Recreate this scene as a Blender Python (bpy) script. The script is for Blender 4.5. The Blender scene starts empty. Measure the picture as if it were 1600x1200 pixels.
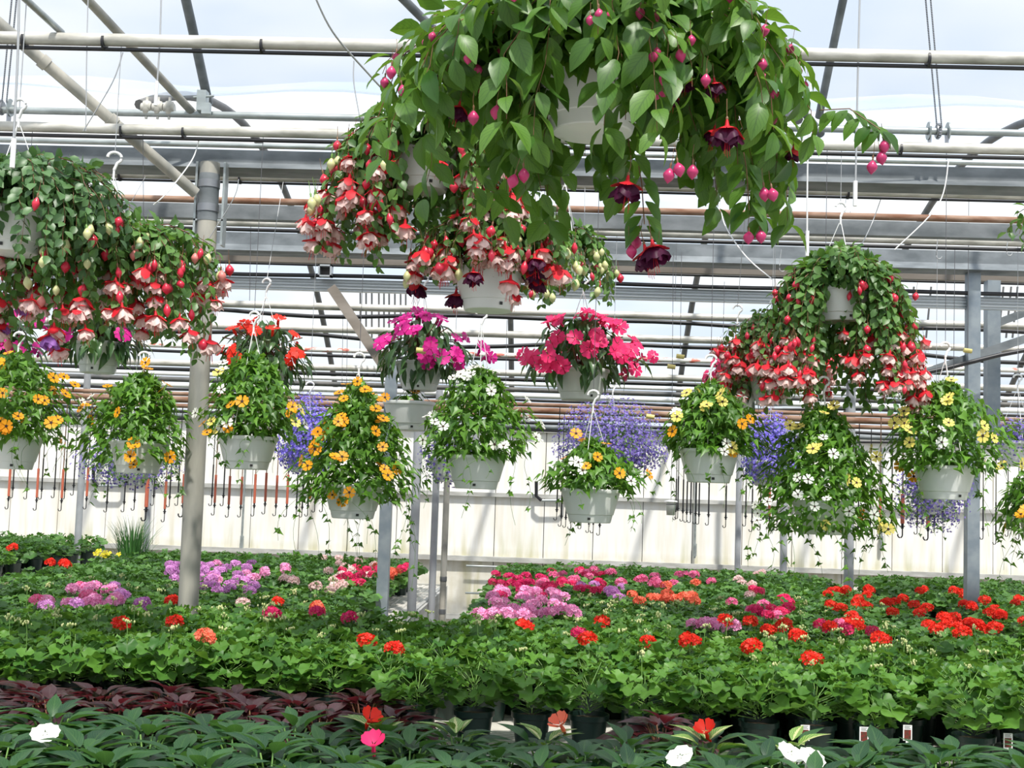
import bpy, math, random
import numpy as np
from mathutils import Vector, Matrix

PI = math.pi
rng = np.random.default_rng(7)
random.seed(7)
scene = bpy.context.scene
col = scene.collection

# ------------------------------------------------------------------ camera
F = 2000.0                                   # focal length in pixels of a 1600 wide frame
EYE = np.array([0.0, 0.0, 1.62])
YAW, ROLL = math.radians(2.1), math.radians(1.9)
PITCH = math.atan(160.0 / F)
fwd = np.array([-math.sin(YAW) * math.cos(PITCH), math.cos(YAW) * math.cos(PITCH), math.sin(PITCH)])
r0 = np.array([math.cos(YAW), math.sin(YAW), 0.0])
u0 = np.cross(r0, fwd)
rt = r0 * math.cos(ROLL) + u0 * math.sin(ROLL)
up = u0 * math.cos(ROLL) - r0 * math.sin(ROLL)
cam_d = bpy.data.cameras.new('camera')
cam_d.sensor_width = 36.0
cam_d.lens = 36.0 * F / 1600.0
cam_d.clip_end = 200
cam = bpy.data.objects.new('camera', cam_d)
cam.matrix_world = Matrix([[rt[0], up[0], -fwd[0], EYE[0]], [rt[1], up[1], -fwd[1], EYE[1]],
                           [rt[2], up[2], -fwd[2], EYE[2]], [0, 0, 0, 1]])
col.objects.link(cam)
scene.camera = cam

# ------------------------------------------------------------------ world, sun, exposure
w = bpy.data.worlds.new('sky')
scene.world = w
w.use_nodes = True
wn = w.node_tree
wn.nodes.clear()
wo = wn.nodes.new('ShaderNodeOutputWorld')
bg = wn.nodes.new('ShaderNodeBackground')
bg.inputs['Color'].default_value = (0.87, 0.94, 1.0, 1)
bg.inputs['Strength'].default_value = 0.80
wn.links.new(bg.outputs[0], wo.inputs[0])
sun_d = bpy.data.lights.new('sun', 'SUN')
sun_d.energy = 9.0
sun_d.angle = math.radians(2.5)
sun_d.color = (1.0, 0.95, 0.86)
sun = bpy.data.objects.new('sun', sun_d)
sun_dir = Vector((0.16, -0.52, 0.95)).normalized()       # where the sun stands: high, behind and to the right
sun.rotation_euler = sun_dir.to_track_quat('Z', 'Y').to_euler()
sun.location = (3, -3, 8)
col.objects.link(sun)
scene.view_settings.view_transform = 'Standard'
scene.view_settings.look = 'None'
scene.view_settings.gamma = 1.0
scene.view_settings.use_curve_mapping = False
scene.view_settings.exposure = -0.12
scene.cycles.use_denoising = True
scene.cycles.transparent_max_bounces = 12
scene.cycles.max_bounces = 8


def ray(px, py):
    d = fwd + rt * ((px - 800) / F) + up * ((600 - py) / F)
    return d


def on_y(px, py, Y):                         # the place in the room at depth Y seen at a spot of the photo
    d = ray(px, py)
    return EYE + d * ((Y - EYE[1]) / d[1])


def on_z(px, py, z):
    d = ray(px, py)
    return EYE + d * ((z - EYE[2]) / d[2])


# ------------------------------------------------------------------ materials
def new_mat(name):
    m = bpy.data.materials.new(name)
    m.use_nodes = True
    nt = m.node_tree
    nt.nodes.clear()
    out = nt.nodes.new('ShaderNodeOutputMaterial')
    return m, nt, out


def N(nt, t, **kw):
    n = nt.nodes.new(t)
    for k, v in kw.items():
        if k in n.inputs:
            n.inputs[k].default_value = v
        else:
            setattr(n, k, v)
    return n


def mix_col(nt, fac, a, b):
    n = nt.nodes.new('ShaderNodeMix')
    n.data_type = 'RGBA'
    for s, v in ((n.inputs[0], fac), (n.inputs[6], a), (n.inputs[7], b)):
        if hasattr(v, 'links') or isinstance(v, bpy.types.NodeSocket):
            nt.links.new(v, s)
        else:
            s.default_value = v if not isinstance(v, tuple) else (v + (1,) if len(v) == 3 else v)
    return n.outputs[2]


def ramp(nt, val, stops):
    n = nt.nodes.new('ShaderNodeValToRGB')
    e = n.color_ramp.elements
    e[0].position, e[0].color = stops[0][0], tuple(stops[0][1]) + (1,)
    e[1].position, e[1].color = stops[-1][0], tuple(stops[-1][1]) + (1,)
    for p, c in stops[1:-1]:
        x = e.new(p)
        x.color = tuple(c) + (1,)
    nt.links.new(val, n.inputs[0])
    return n.outputs[0]


def simple(name, c, rough=0.5, metal=0.0, c2=None, scale=8.0, bump=0.0, stretch=(1, 1, 1), spec=0.5, thresh=(0.35, 0.65)):
    m, nt, out = new_mat(name)
    b = N(nt, 'ShaderNodeBsdfPrincipled')
    b.inputs['Roughness'].default_value = rough
    b.inputs['Metallic'].default_value = metal
    b.inputs['Specular IOR Level'].default_value = spec
    b.inputs['Base Color'].default_value = tuple(c) + (1,)
    if c2 is not None:
        tc = N(nt, 'ShaderNodeTexCoord')
        mp = N(nt, 'ShaderNodeMapping')
        mp.inputs['Scale'].default_value = stretch
        nz = N(nt, 'ShaderNodeTexNoise')
        nz.inputs['Scale'].default_value = scale
        nz.inputs['Detail'].default_value = 5
        nt.links.new(tc.outputs['Object'], mp.inputs[0])
        nt.links.new(mp.outputs[0], nz.inputs['Vector'])
        cc = ramp(nt, nz.outputs['Fac'], [(thresh[0], c), (thresh[1], c2)])
        nt.links.new(cc, b.inputs['Base Color'])
        if bump:
            bp = N(nt, 'ShaderNodeBump')
            bp.inputs['Strength'].default_value = bump
            bp.inputs['Distance'].default_value = 0.01
            nt.links.new(nz.outputs['Fac'], bp.inputs['Height'])
            nt.links.new(bp.outputs[0], b.inputs['Normal'])
    nt.links.new(b.outputs[0], out.inputs[0])
    return m


def leafmat(name, c1, c2, vein=None, vfac=0.35, rough=0.42, trans=0.28, tcol=None, spec=0.5, wide=0.07, side=True):
    m, nt, out = new_mat(name)
    b = N(nt, 'ShaderNodeBsdfPrincipled')
    b.inputs['Roughness'].default_value = rough
    b.inputs['Specular IOR Level'].default_value = spec
    g = N(nt, 'ShaderNodeNewGeometry')
    c = ramp(nt, g.outputs['Random Per Island'], [(0.0, c1), (1.0, c2)])
    if vein is not None:
        uv = N(nt, 'ShaderNodeUVMap')
        sp = N(nt, 'ShaderNodeSeparateXYZ')
        nt.links.new(uv.outputs[0], sp.inputs[0])
        ab = N(nt, 'ShaderNodeMath', operation='ABSOLUTE')
        nt.links.new(sp.outputs[0], ab.inputs[0])
        lt = N(nt, 'ShaderNodeMath', operation='LESS_THAN')
        nt.links.new(ab.outputs[0], lt.inputs[0])
        lt.inputs[1].default_value = wide
        fac = lt.outputs[0]
        if side:
            m1 = N(nt, 'ShaderNodeMath', operation='MULTIPLY')
            nt.links.new(sp.outputs[1], m1.inputs[0])
            m1.inputs[1].default_value = 7.0
            m2 = N(nt, 'ShaderNodeMath', operation='MULTIPLY')
            nt.links.new(ab.outputs[0], m2.inputs[0])
            m2.inputs[1].default_value = 3.0
            sb = N(nt, 'ShaderNodeMath', operation='SUBTRACT')
            nt.links.new(m1.outputs[0], sb.inputs[0])
            nt.links.new(m2.outputs[0], sb.inputs[1])
            fr = N(nt, 'ShaderNodeMath', operation='FRACT')
            nt.links.new(sb.outputs[0], fr.inputs[0])
            l2 = N(nt, 'ShaderNodeMath', operation='LESS_THAN')
            nt.links.new(fr.outputs[0], l2.inputs[0])
            l2.inputs[1].default_value = 0.16
            mx = N(nt, 'ShaderNodeMath', operation='MAXIMUM')
            nt.links.new(lt.outputs[0], mx.inputs[0])
            nt.links.new(l2.outputs[0], mx.inputs[1])
            fac = mx.outputs[0]
        sc = N(nt, 'ShaderNodeMath', operation='MULTIPLY')
        nt.links.new(fac, sc.inputs[0])
        sc.inputs[1].default_value = vfac
        c = mix_col(nt, sc.outputs[0], c, tuple(vein))
    nt.links.new(c, b.inputs['Base Color'])
    t = N(nt, 'ShaderNodeBsdfTranslucent')
    if tcol is None:
        nt.links.new(c, t.inputs['Color'])
    else:
        t.inputs['Color'].default_value = tuple(tcol) + (1,)
    mx = N(nt, 'ShaderNodeMixShader')
    mx.inputs[0].default_value = trans
    nt.links.new(b.outputs[0], mx.inputs[1])
    nt.links.new(t.outputs[0], mx.inputs[2])
    nt.links.new(mx.outputs[0], out.inputs[0])
    return m


M = {}
M['fuchsia_big'] = leafmat('fuchsia leaf', (0.030, 0.10, 0.014), (0.12, 0.25, 0.032), (0.02, 0.06, 0.01), 0.6, tcol=(0.22, 0.42, 0.04))
M['fuchsia'] = leafmat('small fuchsia leaf', (0.03, 0.095, 0.022), (0.12, 0.25, 0.055), (0.2, 0.34, 0.08), 0.25, tcol=(0.18, 0.36, 0.05))
M['fuchsia_cool'] = leafmat('grey green fuchsia leaf', (0.03, 0.085, 0.03), (0.10, 0.21, 0.075), (0.18, 0.30, 0.10), 0.25, tcol=(0.15, 0.3, 0.06))
M['thun'] = leafmat('vine leaf', (0.024, 0.09, 0.010), (0.125, 0.29, 0.026), (0.17, 0.34, 0.05), 0.25, tcol=(0.25, 0.5, 0.05))
M['imp'] = leafmat('impatiens leaf', (0.02, 0.07, 0.02), (0.07, 0.16, 0.05), (0.2, 0.28, 0.12), 0.3, rough=0.3, tcol=(0.1, 0.2, 0.03))
M['imp_bed'] = leafmat('bench impatiens leaf', (0.012, 0.05, 0.024), (0.045, 0.13, 0.038), (0.14, 0.26, 0.08), 0.28, rough=0.42, tcol=(0.1, 0.25, 0.04))
M['imp_var'] = leafmat('variegated leaf', (0.10, 0.24, 0.04), (0.16, 0.33, 0.06), (0.75, 0.72, 0.35), 0.8, rough=0.35, wide=0.22, tcol=(0.2, 0.35, 0.04))
M['purple_leaf'] = leafmat('dark purple leaf', (0.028, 0.010, 0.015), (0.085, 0.042, 0.048), (0.14, 0.09, 0.09), 0.35, rough=0.30, tcol=(0.2, 0.02, 0.03))
M['ger'] = leafmat('geranium leaf', (0.026, 0.10, 0.013), (0.12, 0.275, 0.034), None, trans=0.25, rough=0.5, tcol=(0.22, 0.45, 0.05))
M['ger_dk'] = leafmat('deep geranium leaf', (0.03, 0.10, 0.02), (0.11, 0.25, 0.045), None, trans=0.22, rough=0.5, tcol=(0.16, 0.36, 0.05))
M['stem'] = leafmat('green stem', (0.10, 0.22, 0.05), (0.2, 0.36, 0.08), trans=0.05)
M['redstem'] = leafmat('reddish stem', (0.16, 0.05, 0.03), (0.2, 0.12, 0.05), trans=0.05)
M['bud_green'] = leafmat('pale bud', (0.42, 0.52, 0.18), (0.60, 0.60, 0.30), trans=0.1)
M['bud_pink'] = leafmat('blush bud', (0.62, 0.42, 0.30), (0.70, 0.22, 0.20), trans=0.1)


def petal(name, c1, c2, tr=0.3):
    return leafmat(name, c1, c2, trans=tr, rough=0.5, spec=0.3)


M['orange'] = petal('orange petal', (0.90, 0.30, 0.01), (1.0, 0.47, 0.02))
M['yellow'] = petal('yellow petal', (0.90, 0.72, 0.12), (0.95, 0.82, 0.25))
M['gold'] = petal('bright yellow petal', (0.9, 0.75, 0.02), (0.95, 0.8, 0.05))
M['white'] = petal('white petal', (0.85, 0.85, 0.76), (0.92, 0.92, 0.86))
M['eye'] = simple('dark eye', (0.03, 0.008, 0.006), 0.8)
M['red_f'] = petal('red sepal', (0.58, 0.012, 0.025), (0.78, 0.03, 0.045), 0.15)
M['pinkwhite'] = petal('blush white skirt', (0.88, 0.60, 0.56), (0.93, 0.82, 0.78))
M['fbud'] = leafmat('crimson bud', (0.46, 0.012, 0.035), (0.62, 0.025, 0.06), trans=0.05, rough=0.3)
M['mbud'] = leafmat('magenta bud', (0.38, 0.02, 0.13), (0.55, 0.04, 0.16), trans=0.1, rough=0.3)
M['dark_f'] = petal('dark purple skirt', (0.05, 0.005, 0.03), (0.13, 0.01, 0.06))
M['lilac_f'] = petal('lilac skirt', (0.38, 0.14, 0.55), (0.55, 0.25, 0.65))
M['magenta'] = petal('magenta petal', (0.62, 0.010, 0.22), (0.80, 0.03, 0.36))
M['hotpink'] = petal('hot pink petal', (0.80, 0.015, 0.12), (0.90, 0.05, 0.21))
M['scarlet'] = petal('scarlet petal', (0.80, 0.015, 0.01), (0.92, 0.05, 0.02))
M['coral'] = petal('coral petal', (0.90, 0.14, 0.08), (0.95, 0.24, 0.14))
M['rose'] = petal('rose petal', (0.86, 0.12, 0.32), (0.95, 0.28, 0.50))
M['pink'] = petal('pink petal', (0.92, 0.28, 0.58), (0.98, 0.50, 0.76))
M['orchid'] = petal('orchid petal', (0.65, 0.22, 0.62), (0.80, 0.40, 0.75))
M['palepink'] = petal('pale pink petal', (0.90, 0.55, 0.55), (0.95, 0.75, 0.72))
M['cherry'] = petal('cherry petal', (0.62, 0.01, 0.10), (0.80, 0.04, 0.20))
M['blue'] = petal('lobelia petal', (0.14, 0.10, 0.60), (0.34, 0.28, 0.85))
M['violet'] = petal('dim lobelia petal', (0.12, 0.08, 0.38), (0.30, 0.24, 0.62))
M['pot'] = simple('white plastic pot', (0.66, 0.68, 0.67), 0.38, c2=(0.73, 0.74, 0.72), scale=6)
M['soil'] = simple('potting soil', (0.03, 0.02, 0.013), 0.95, c2=(0.07, 0.05, 0.03), scale=60)
M['blackpot'] = simple('dark green nursery pot', (0.010, 0.028, 0.022), 0.35)
M['white_pl'] = simple('white plastic', (0.80, 0.80, 0.80), 0.4)
M['wire'] = simple('grey wire', (0.42, 0.43, 0.44), 0.4, 0.5)
M['darkwire'] = simple('dark wire', (0.10, 0.10, 0.11), 0.5)
M['hose'] = simple('black hose', (0.012, 0.012, 0.016), 0.45)
M['pipe'] = simple('cream painted pipe', (0.62, 0.60, 0.55), 0.45, 0.15, c2=(0.30, 0.29, 0.25), scale=16, stretch=(0.35, 1, 1), thresh=(0.42, 0.72), bump=0.2)
M['pipe_gal'] = simple('galvanised tube', (0.42, 0.46, 0.46), 0.4, 0.55, c2=(0.30, 0.33, 0.33), scale=20, stretch=(0.4, 1, 1))
M['pipe_red'] = simple('white pipe with red flaking', (0.78, 0.76, 0.72), 0.5, c2=(0.6, 0.16, 0.12), scale=22, stretch=(0.5, 1, 1), thresh=(0.56, 0.62))
M['rust'] = simple('rusty pipe', (0.17, 0.075, 0.04), 0.8, c2=(0.33, 0.22, 0.16), scale=18, stretch=(0.3, 1, 1), bump=0.3)
M['beam'] = simple('galvanised steel beam', (0.10, 0.115, 0.125), 0.55, 0.1, c2=(0.20, 0.22, 0.235), scale=9, stretch=(0.5, 1, 1))
M['beam_dk'] = simple('dull steel beam', (0.08, 0.085, 0.09), 0.6, 0.1, c2=(0.14, 0.135, 0.13), scale=8)
M['brown_beam'] = simple('weathered timber beam', (0.13, 0.11, 0.09), 0.8, c2=(0.20, 0.175, 0.15), scale=8, stretch=(0.2, 1, 1))
M['alu'] = simple('brushed aluminium rail', (0.50, 0.53, 0.55), 0.35, 0.7)
M['post'] = simple('grey painted post', (0.42, 0.40, 0.35), 0.5, 0.05, c2=(0.25, 0.25, 0.23), scale=5, stretch=(2, 2, 0.5))
M['post_blue'] = simple('galvanised square post', (0.20, 0.24, 0.28), 0.45, 0.3, c2=(0.29, 0.33, 0.36), scale=10)
M['post_far'] = simple('pale grey post', (0.38, 0.40, 0.43), 0.5, 0.1, c2=(0.30, 0.31, 0.33), scale=6)
M['tube_or'] = simple('orange rubber sleeve', (0.52, 0.13, 0.07), 0.55, c2=(0.42, 0.10, 0.06), scale=15)
M['cork'] = simple('yellow foam weight', (0.72, 0.60, 0.22), 0.7)
M['bench'] = simple('cream ribbed bench top', (0.62, 0.60, 0.55), 0.6, c2=(0.50, 0.48, 0.44), scale=5)
M['bench_side'] = simple('grey bench edge board', (0.52, 0.52, 0.50), 0.7, c2=(0.36, 0.36, 0.34), scale=6, stretch=(1, 0.2, 3))
M['steel'] = simple('steel', (0.30, 0.31, 0.33), 0.4, 0.8)
M['tag_w'] = simple('white plant label', (0.85, 0.85, 0.83), 0.4)
M['tag_r'] = simple('dark red picture on label', (0.25, 0.02, 0.02), 0.4, c2=(0.05, 0.05, 0.03), scale=90)
M['ink'] = simple('black printing', (0.02, 0.02, 0.02), 0.5)
M['grass'] = leafmat('grass blade', (0.05, 0.17, 0.04), (0.12, 0.28, 0.08), trans=0.2)
M['concrete'] = simple('concrete floor', (0.22, 0.21, 0.19), 0.85, c2=(0.30, 0.29, 0.27), scale=3)


def film_mat():
    m, nt, out = new_mat('translucent greenhouse film')
    tr = N(nt, 'ShaderNodeBsdfTransparent')
    tr.inputs['Color'].default_value = (0.97, 0.98, 1.0, 1)
    tl = N(nt, 'ShaderNodeBsdfTranslucent')
    tc = N(nt, 'ShaderNodeTexCoord')
    mp = N(nt, 'ShaderNodeMapping')
    mp.inputs['Scale'].default_value = (0.6, 1.2, 1.2)
    nz = N(nt, 'ShaderNodeTexNoise')
    nz.inputs['Scale'].default_value = 0.9
    nz.inputs['Detail'].default_value = 3
    nt.links.new(tc.outputs['Object'], mp.inputs[0])
    nt.links.new(mp.outputs[0], nz.inputs['Vector'])
    c = ramp(nt, nz.outputs['Fac'], [(0.38, (0.60, 0.72, 0.92)), (0.60, (0.93, 0.96, 1.0))])
    nt.links.new(c, tl.inputs['Color'])
    mx = N(nt, 'ShaderNodeMixShader')
    mx.inputs[0].default_value = 0.36
    nt.links.new(tr.outputs[0], mx.inputs[1])
    nt.links.new(tl.outputs[0], mx.inputs[2])
    nt.links.new(mx.outputs[0], out.inputs[0])
    return m


M['film'] = film_mat()


def wall_mat():
    m, nt, out = new_mat('dirty white wall sheeting')
    b = N(nt, 'ShaderNodeBsdfPrincipled')
    b.inputs['Roughness'].default_value = 0.55
    tc = N(nt, 'ShaderNodeTexCoord')
    # soft vertical streaks
    mp = N(nt, 'ShaderNodeMapping')
    mp.inputs['Scale'].default_value = (7, 1, 0.7)
    nz = N(nt, 'ShaderNodeTexNoise')
    nz.inputs['Scale'].default_value = 1.6
    nz.inputs['Detail'].default_value = 6
    nt.links.new(tc.outputs['Object'], mp.inputs[0])
    nt.links.new(mp.outputs[0], nz.inputs['Vector'])
    base = ramp(nt, nz.outputs['Fac'], [(0.30, (0.78, 0.74, 0.65)), (0.55, (0.86, 0.85, 0.82))])
    # algae gathered just above the lower rail, strongest to the right
    sp = N(nt, 'ShaderNodeSeparateXYZ')
    nt.links.new(tc.outputs['Object'], sp.inputs[0])
    zr = N(nt, 'ShaderNodeMapRange')
    zr.inputs['From Min'].default_value = 0.80
    zr.inputs['From Max'].default_value = 1.22
    zr.inputs['To Min'].default_value = 1.0
    zr.inputs['To Max'].default_value = 0.0
    nt.links.new(sp.outputs[2], zr.inputs['Value'])
    n2 = N(nt, 'ShaderNodeTexNoise')
    n2.inputs['Scale'].default_value = 1.3
    n2.inputs['Detail'].default_value = 5
    nt.links.new(mp.outputs[0], n2.inputs['Vector'])
    r2 = N(nt, 'ShaderNodeMapRange')
    r2.inputs['From Min'].default_value = 0.5
    r2.inputs['From Max'].default_value = 0.72
    nt.links.new(n2.outputs['Fac'], r2.inputs['Value'])
    ml = N(nt, 'ShaderNodeMath', operation='MULTIPLY')
    nt.links.new(zr.outputs[0], ml.inputs[0])
    nt.links.new(r2.outputs[0], ml.inputs[1])
    ms = N(nt, 'ShaderNodeMath', operation='MULTIPLY')
    nt.links.new(ml.outputs[0], ms.inputs[0])
    ms.inputs[1].default_value = 0.9
    c = mix_col(nt, ms.outputs[0], base, (0.42, 0.42, 0.18))
    # dusty line on the ledge of the lower rail
    zl = N(nt, 'ShaderNodeMapRange')
    zl.inputs['From Min'].default_value = 0.83
    zl.inputs['From Max'].default_value = 0.93
    zl.inputs['To Min'].default_value = 0.75
    zl.inputs['To Max'].default_value = 0.0
    nt.links.new(sp.outputs[2], zl.inputs['Value'])
    n3 = N(nt, 'ShaderNodeTexNoise')
    n3.inputs['Scale'].default_value = 9
    n3.inputs['Detail'].default_value = 6
    nt.links.new(tc.outputs['Object'], n3.inputs['Vector'])
    m3 = N(nt, 'ShaderNodeMath', operation='MULTIPLY')
    nt.links.new(zl.outputs[0], m3.inputs[0])
    nt.links.new(n3.outputs['Fac'], m3.inputs[1])
    c = mix_col(nt, m3.outputs[0], c, (0.40, 0.36, 0.22))
    nt.links.new(c, b.inputs['Base Color'])
    nt.links.new(b.outputs[0], out.inputs[0])
    return m


M['wall'] = wall_mat()


# ------------------------------------------------------------------ mesh building
class T:                                       # a small template mesh
    def __init__(s, v, faces, uv=None, mats=None):
        s.v = np.asarray(v, float).reshape(-1, 3)
        s.sizes = np.array([len(f) for f in faces], int)
        s.loops = np.array([i for f in faces for i in f], int)
        s.uv = np.zeros((len(s.v), 2)) if uv is None else np.asarray(uv, float)
        s.mats = np.zeros(len(faces), int) if mats is None else np.asarray(mats, int)


class Bag:
    def __init__(s):
        s.V, s.L, s.S, s.U, s.Mt, s.n = [], [], [], [], [], 0

    def add(s, t, R=None, P=(0, 0, 0), S=1.0, mat=None):
        P = np.asarray(P, float).reshape(-1, 3)
        k = len(P)
        if R is None:
            R = np.broadcast_to(np.eye(3), (k, 3, 3))
        R = np.asarray(R, float).reshape(-1, 3, 3)
        if len(R) != k:
            R = np.broadcast_to(R[0], (k, 3, 3))
        S = np.asarray(S, float)
        if S.ndim == 0:
            S = np.full(k, float(S))
        if S.ndim == 1:
            v = t.v[None] * S[:, None, None]
        else:
            v = t.v[None] * S[:, None, :]
        v = np.einsum('kij,knj->kni', R, v) + P[:, None, :]
        nv = len(t.v)
        s.V.append(v.reshape(-1, 3))
        s.L.append((t.loops[None] + (np.arange(k) * nv)[:, None] + s.n).ravel())
        s.S.append(np.tile(t.sizes, k))
        s.U.append(np.tile(t.uv, (k, 1)))
        mm = t.mats if mat is None else np.full(len(t.sizes), mat)
        s.Mt.append(np.tile(mm, k))
        s.n += nv * k
        return s

    def raw(s, v, faces, mat=0, uv=None):
        return s.add(T(v, faces, uv, [mat] * len(faces)))

    def tmpl(s):
        t = T.__new__(T)
        t.v = np.concatenate(s.V)
        t.loops = np.concatenate(s.L)
        t.sizes = np.concatenate(s.S)
        t.uv = np.concatenate(s.U)
        t.mats = np.concatenate(s.Mt)
        return t

    def mesh(s, name, mats, smooth=True):
        v = np.concatenate(s.V)
        l = np.concatenate(s.L)
        z = np.concatenate(s.S)
        u = np.concatenate(s.U)
        mt = np.concatenate(s.Mt)
        me = bpy.data.meshes.new(name)
        me.vertices.add(len(v))
        me.vertices.foreach_set('co', v.astype(np.float32).ravel())
        me.loops.add(len(l))
        me.loops.foreach_set('vertex_index', l.astype(np.int32))
        me.polygons.add(len(z))
        st = np.concatenate([[0], np.cumsum(z)[:-1]]).astype(np.int32)
        me.polygons.foreach_set('loop_start', st)
        me.polygons.foreach_set('loop_total', z.astype(np.int32))
        me.polygons.foreach_set('material_index', mt.astype(np.int32))
        me.polygons.foreach_set('use_smooth', np.full(len(z), bool(smooth)))
        ul = me.uv_layers.new(name='UVMap')
        ul.data.foreach_set('uv', u[l].astype(np.float32).ravel())
        for m in mats:
            me.materials.append(M[m])
        me.update(calc_edges=True)
        me.validate()
        return me


def link(name, me, parent=None, loc=(0, 0, 0), rot=(0, 0, 0), scale=1.0):
    o = bpy.data.objects.new(name, me)
    col.objects.link(o)
    o.location = loc
    o.rotation_euler = rot
    o.scale = (scale,) * 3 if not hasattr(scale, '__len__') else scale
    if parent is not None:
        o.parent = parent
    return o


def tag(o, label=None, cat=None, group=None, kind=None):
    if label:
        o['label'] = label
    if cat:
        o['category'] = cat
    if group:
        o['group'] = group
    if kind:
        o['kind'] = kind
    return o


def empty(name, loc, label, cat, group=None):
    o = bpy.data.objects.new(name, None)
    o.empty_display_size = 0.1
    col.objects.link(o)
    o.location = loc
    return tag(o, label, cat, group)


# ---- primitive shapes as additions to a bag
def box(b, lo, hi, mat=0):
    (x0, y0, z0), (x1, y1, z1) = lo, hi
    v = [(x0, y0, z0), (x1, y0, z0), (x1, y1, z0), (x0, y1, z0), (x0, y0, z1), (x1, y0, z1), (x1, y1, z1), (x0, y1, z1)]
    # each side with its own corners so it shades flat under smooth shading
    for f in ((0, 3, 2, 1), (4, 5, 6, 7), (0, 1, 5, 4), (1, 2, 6, 5), (2, 3, 7, 6), (3, 0, 4, 7)):
        b.raw([v[i] for i in f], [(0, 1, 2, 3)], mat)


def tube(b, pts, r, sides=8, mat=0, cap=True):
    pts = np.asarray(pts, float)
    n = len(pts)
    r = np.broadcast_to(np.asarray(r, float), (n,))
    d = np.gradient(pts, axis=0)
    d /= np.linalg.norm(d, axis=1)[:, None] + 1e-12
    ref = np.array([0, 0, 1.0]) if abs(d[:, 2]).mean() < 0.8 else np.array([1.0, 0, 0])
    a = np.cross(d, ref)
    a /= np.linalg.norm(a, axis=1)[:, None] + 1e-12
    c = np.cross(d, a)
    th = np.arange(sides) * 2 * PI / sides
    ring = (a[:, None] * np.cos(th)[None, :, None] + c[:, None] * np.sin(th)[None, :, None]) * r[:, None, None] + pts[:, None]
    v = ring.reshape(-1, 3)
    f = []
    for i in range(n - 1):
        for j in range(sides):
            k = (j + 1) % sides
            f.append((i * sides + j, i * sides + k, (i + 1) * sides + k, (i + 1) * sides + j))
    b.raw(v, f, mat)
    if cap:
        b.raw(v[:sides], [tuple(range(sides))[::-1]], mat)
        b.raw(v[-sides:], [tuple(range(sides))], mat)


def lathe(b, prof, sides=24, mat=0, c=(0, 0, 0)):
    v, f = [], []
    for r, z in prof:
        for j in range(sides):
            a = 2 * PI * j / sides
            v.append((c[0] + r * math.cos(a), c[1] + r * math.sin(a), c[2] + z))
    for i in range(len(prof) - 1):
        for j in range(sides):
            k = (j + 1) % sides
            f.append((i * sides + j, i * sides + k, (i + 1) * sides + k, (i + 1) * sides + j))
    b.raw(v, f, mat)


def beam(b, p, q, w_, h_, mat=0):             # rectangular bar from p to q
    p, q = np.asarray(p, float), np.asarray(q, float)
    d = (q - p) / np.linalg.norm(q - p)
    ref = np.array([0, 1.0, 0]) if abs(d[1]) < 0.9 else np.array([0, 0, 1.0])
    a = np.cross(d, ref)
    a /= np.linalg.norm(a)
    c = np.cross(d, a)
    cs = [(-h_ / 2, -w_ / 2), (h_ / 2, -w_ / 2), (h_ / 2, w_ / 2), (-h_ / 2, w_ / 2)]
    P0 = [p + a * x + c * y for x, y in cs]
    P1 = [q + a * x + c * y for x, y in cs]
    for i in range(4):
        k = (i + 1) % 4
        b.raw([P0[i], P0[k], P1[k], P1[i]], [(0, 1, 2, 3)], mat)
    b.raw(P0, [(3, 2, 1, 0)], mat)
    b.raw(P1, [(0, 1, 2, 3)], mat)


def frames(d, n):                              # rotation matrices with y along d and z near n
    d = np.asarray(d, float)
    d = d / (np.linalg.norm(d, axis=-1, keepdims=True) + 1e-12)
    n = np.asarray(n, float)
    x = np.cross(d, n)
    x /= np.linalg.norm(x, axis=-1, keepdims=True) + 1e-12
    z = np.cross(x, d)
    return np.stack([x, d, z], axis=-1)


# ------------------------------------------------------------------ leaf and flower templates
def ovate(prof, fold=0.25, droop=0.25, pet=0.12):
    """a leaf lying along +y, length 1; prof = half widths at equal stations"""
    n = len(prof)
    v, uv, f = [], [], []
    for i, wd in enumerate(prof):
        t = i / (n - 1)
        y = pet + (1 - pet) * t
        z = -droop * t * t
        v += [(-wd, y, z + wd * fold), (0, y, z), (wd, y, z + wd * fold)]
        uv += [(-1, t), (0, t), (1, t)]
    for i in range(n - 1):
        a = i * 3
        f += [(a, a + 1, a + 4, a + 3), (a + 1, a + 2, a + 5, a + 4)]
    return T(v, f, uv)


L_fu = ovate([0.03, 0.17, 0.25, 0.25, 0.16, 0.01], 0.32, 0.38)
L_fs = ovate([0.05, 0.30, 0.30, 0.02], 0.30, 0.25)
L_im = ovate([0.02, 0.13, 0.17, 0.15, 0.08, 0.005], 0.35, 0.45)
L_ib = ovate([0.03, 0.15, 0.20, 0.17, 0.09, 0.005], 0.40, 0.35)


def thun_leaf():                               # arrow shaped leaf with two basal lobes
    v = [(0, 0.10, 0), (-0.34, -0.02, 0.05), (-0.36, 0.20, 0.07), (-0.16, 0.50, 0.0), (0, 1.0, -0.20),
         (0.16, 0.50, 0.0), (0.36, 0.20, 0.07), (0.34, -0.02, 0.05), (0, 0.45, -0.06)]
    f = [(0, 1, 2), (0, 2, 3, 8), (8, 3, 4), (8, 4, 5), (0, 8, 5, 6), (0, 6, 7)]
    uv = [(0, 0.1), (-1, 0), (-1, 0.2), (-0.7, 0.5), (0, 1), (0.7, 0.5), (1, 0.2), (1, 0), (0, 0.45)]
    return T(v, f, uv)


L_th = thun_leaf()


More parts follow.
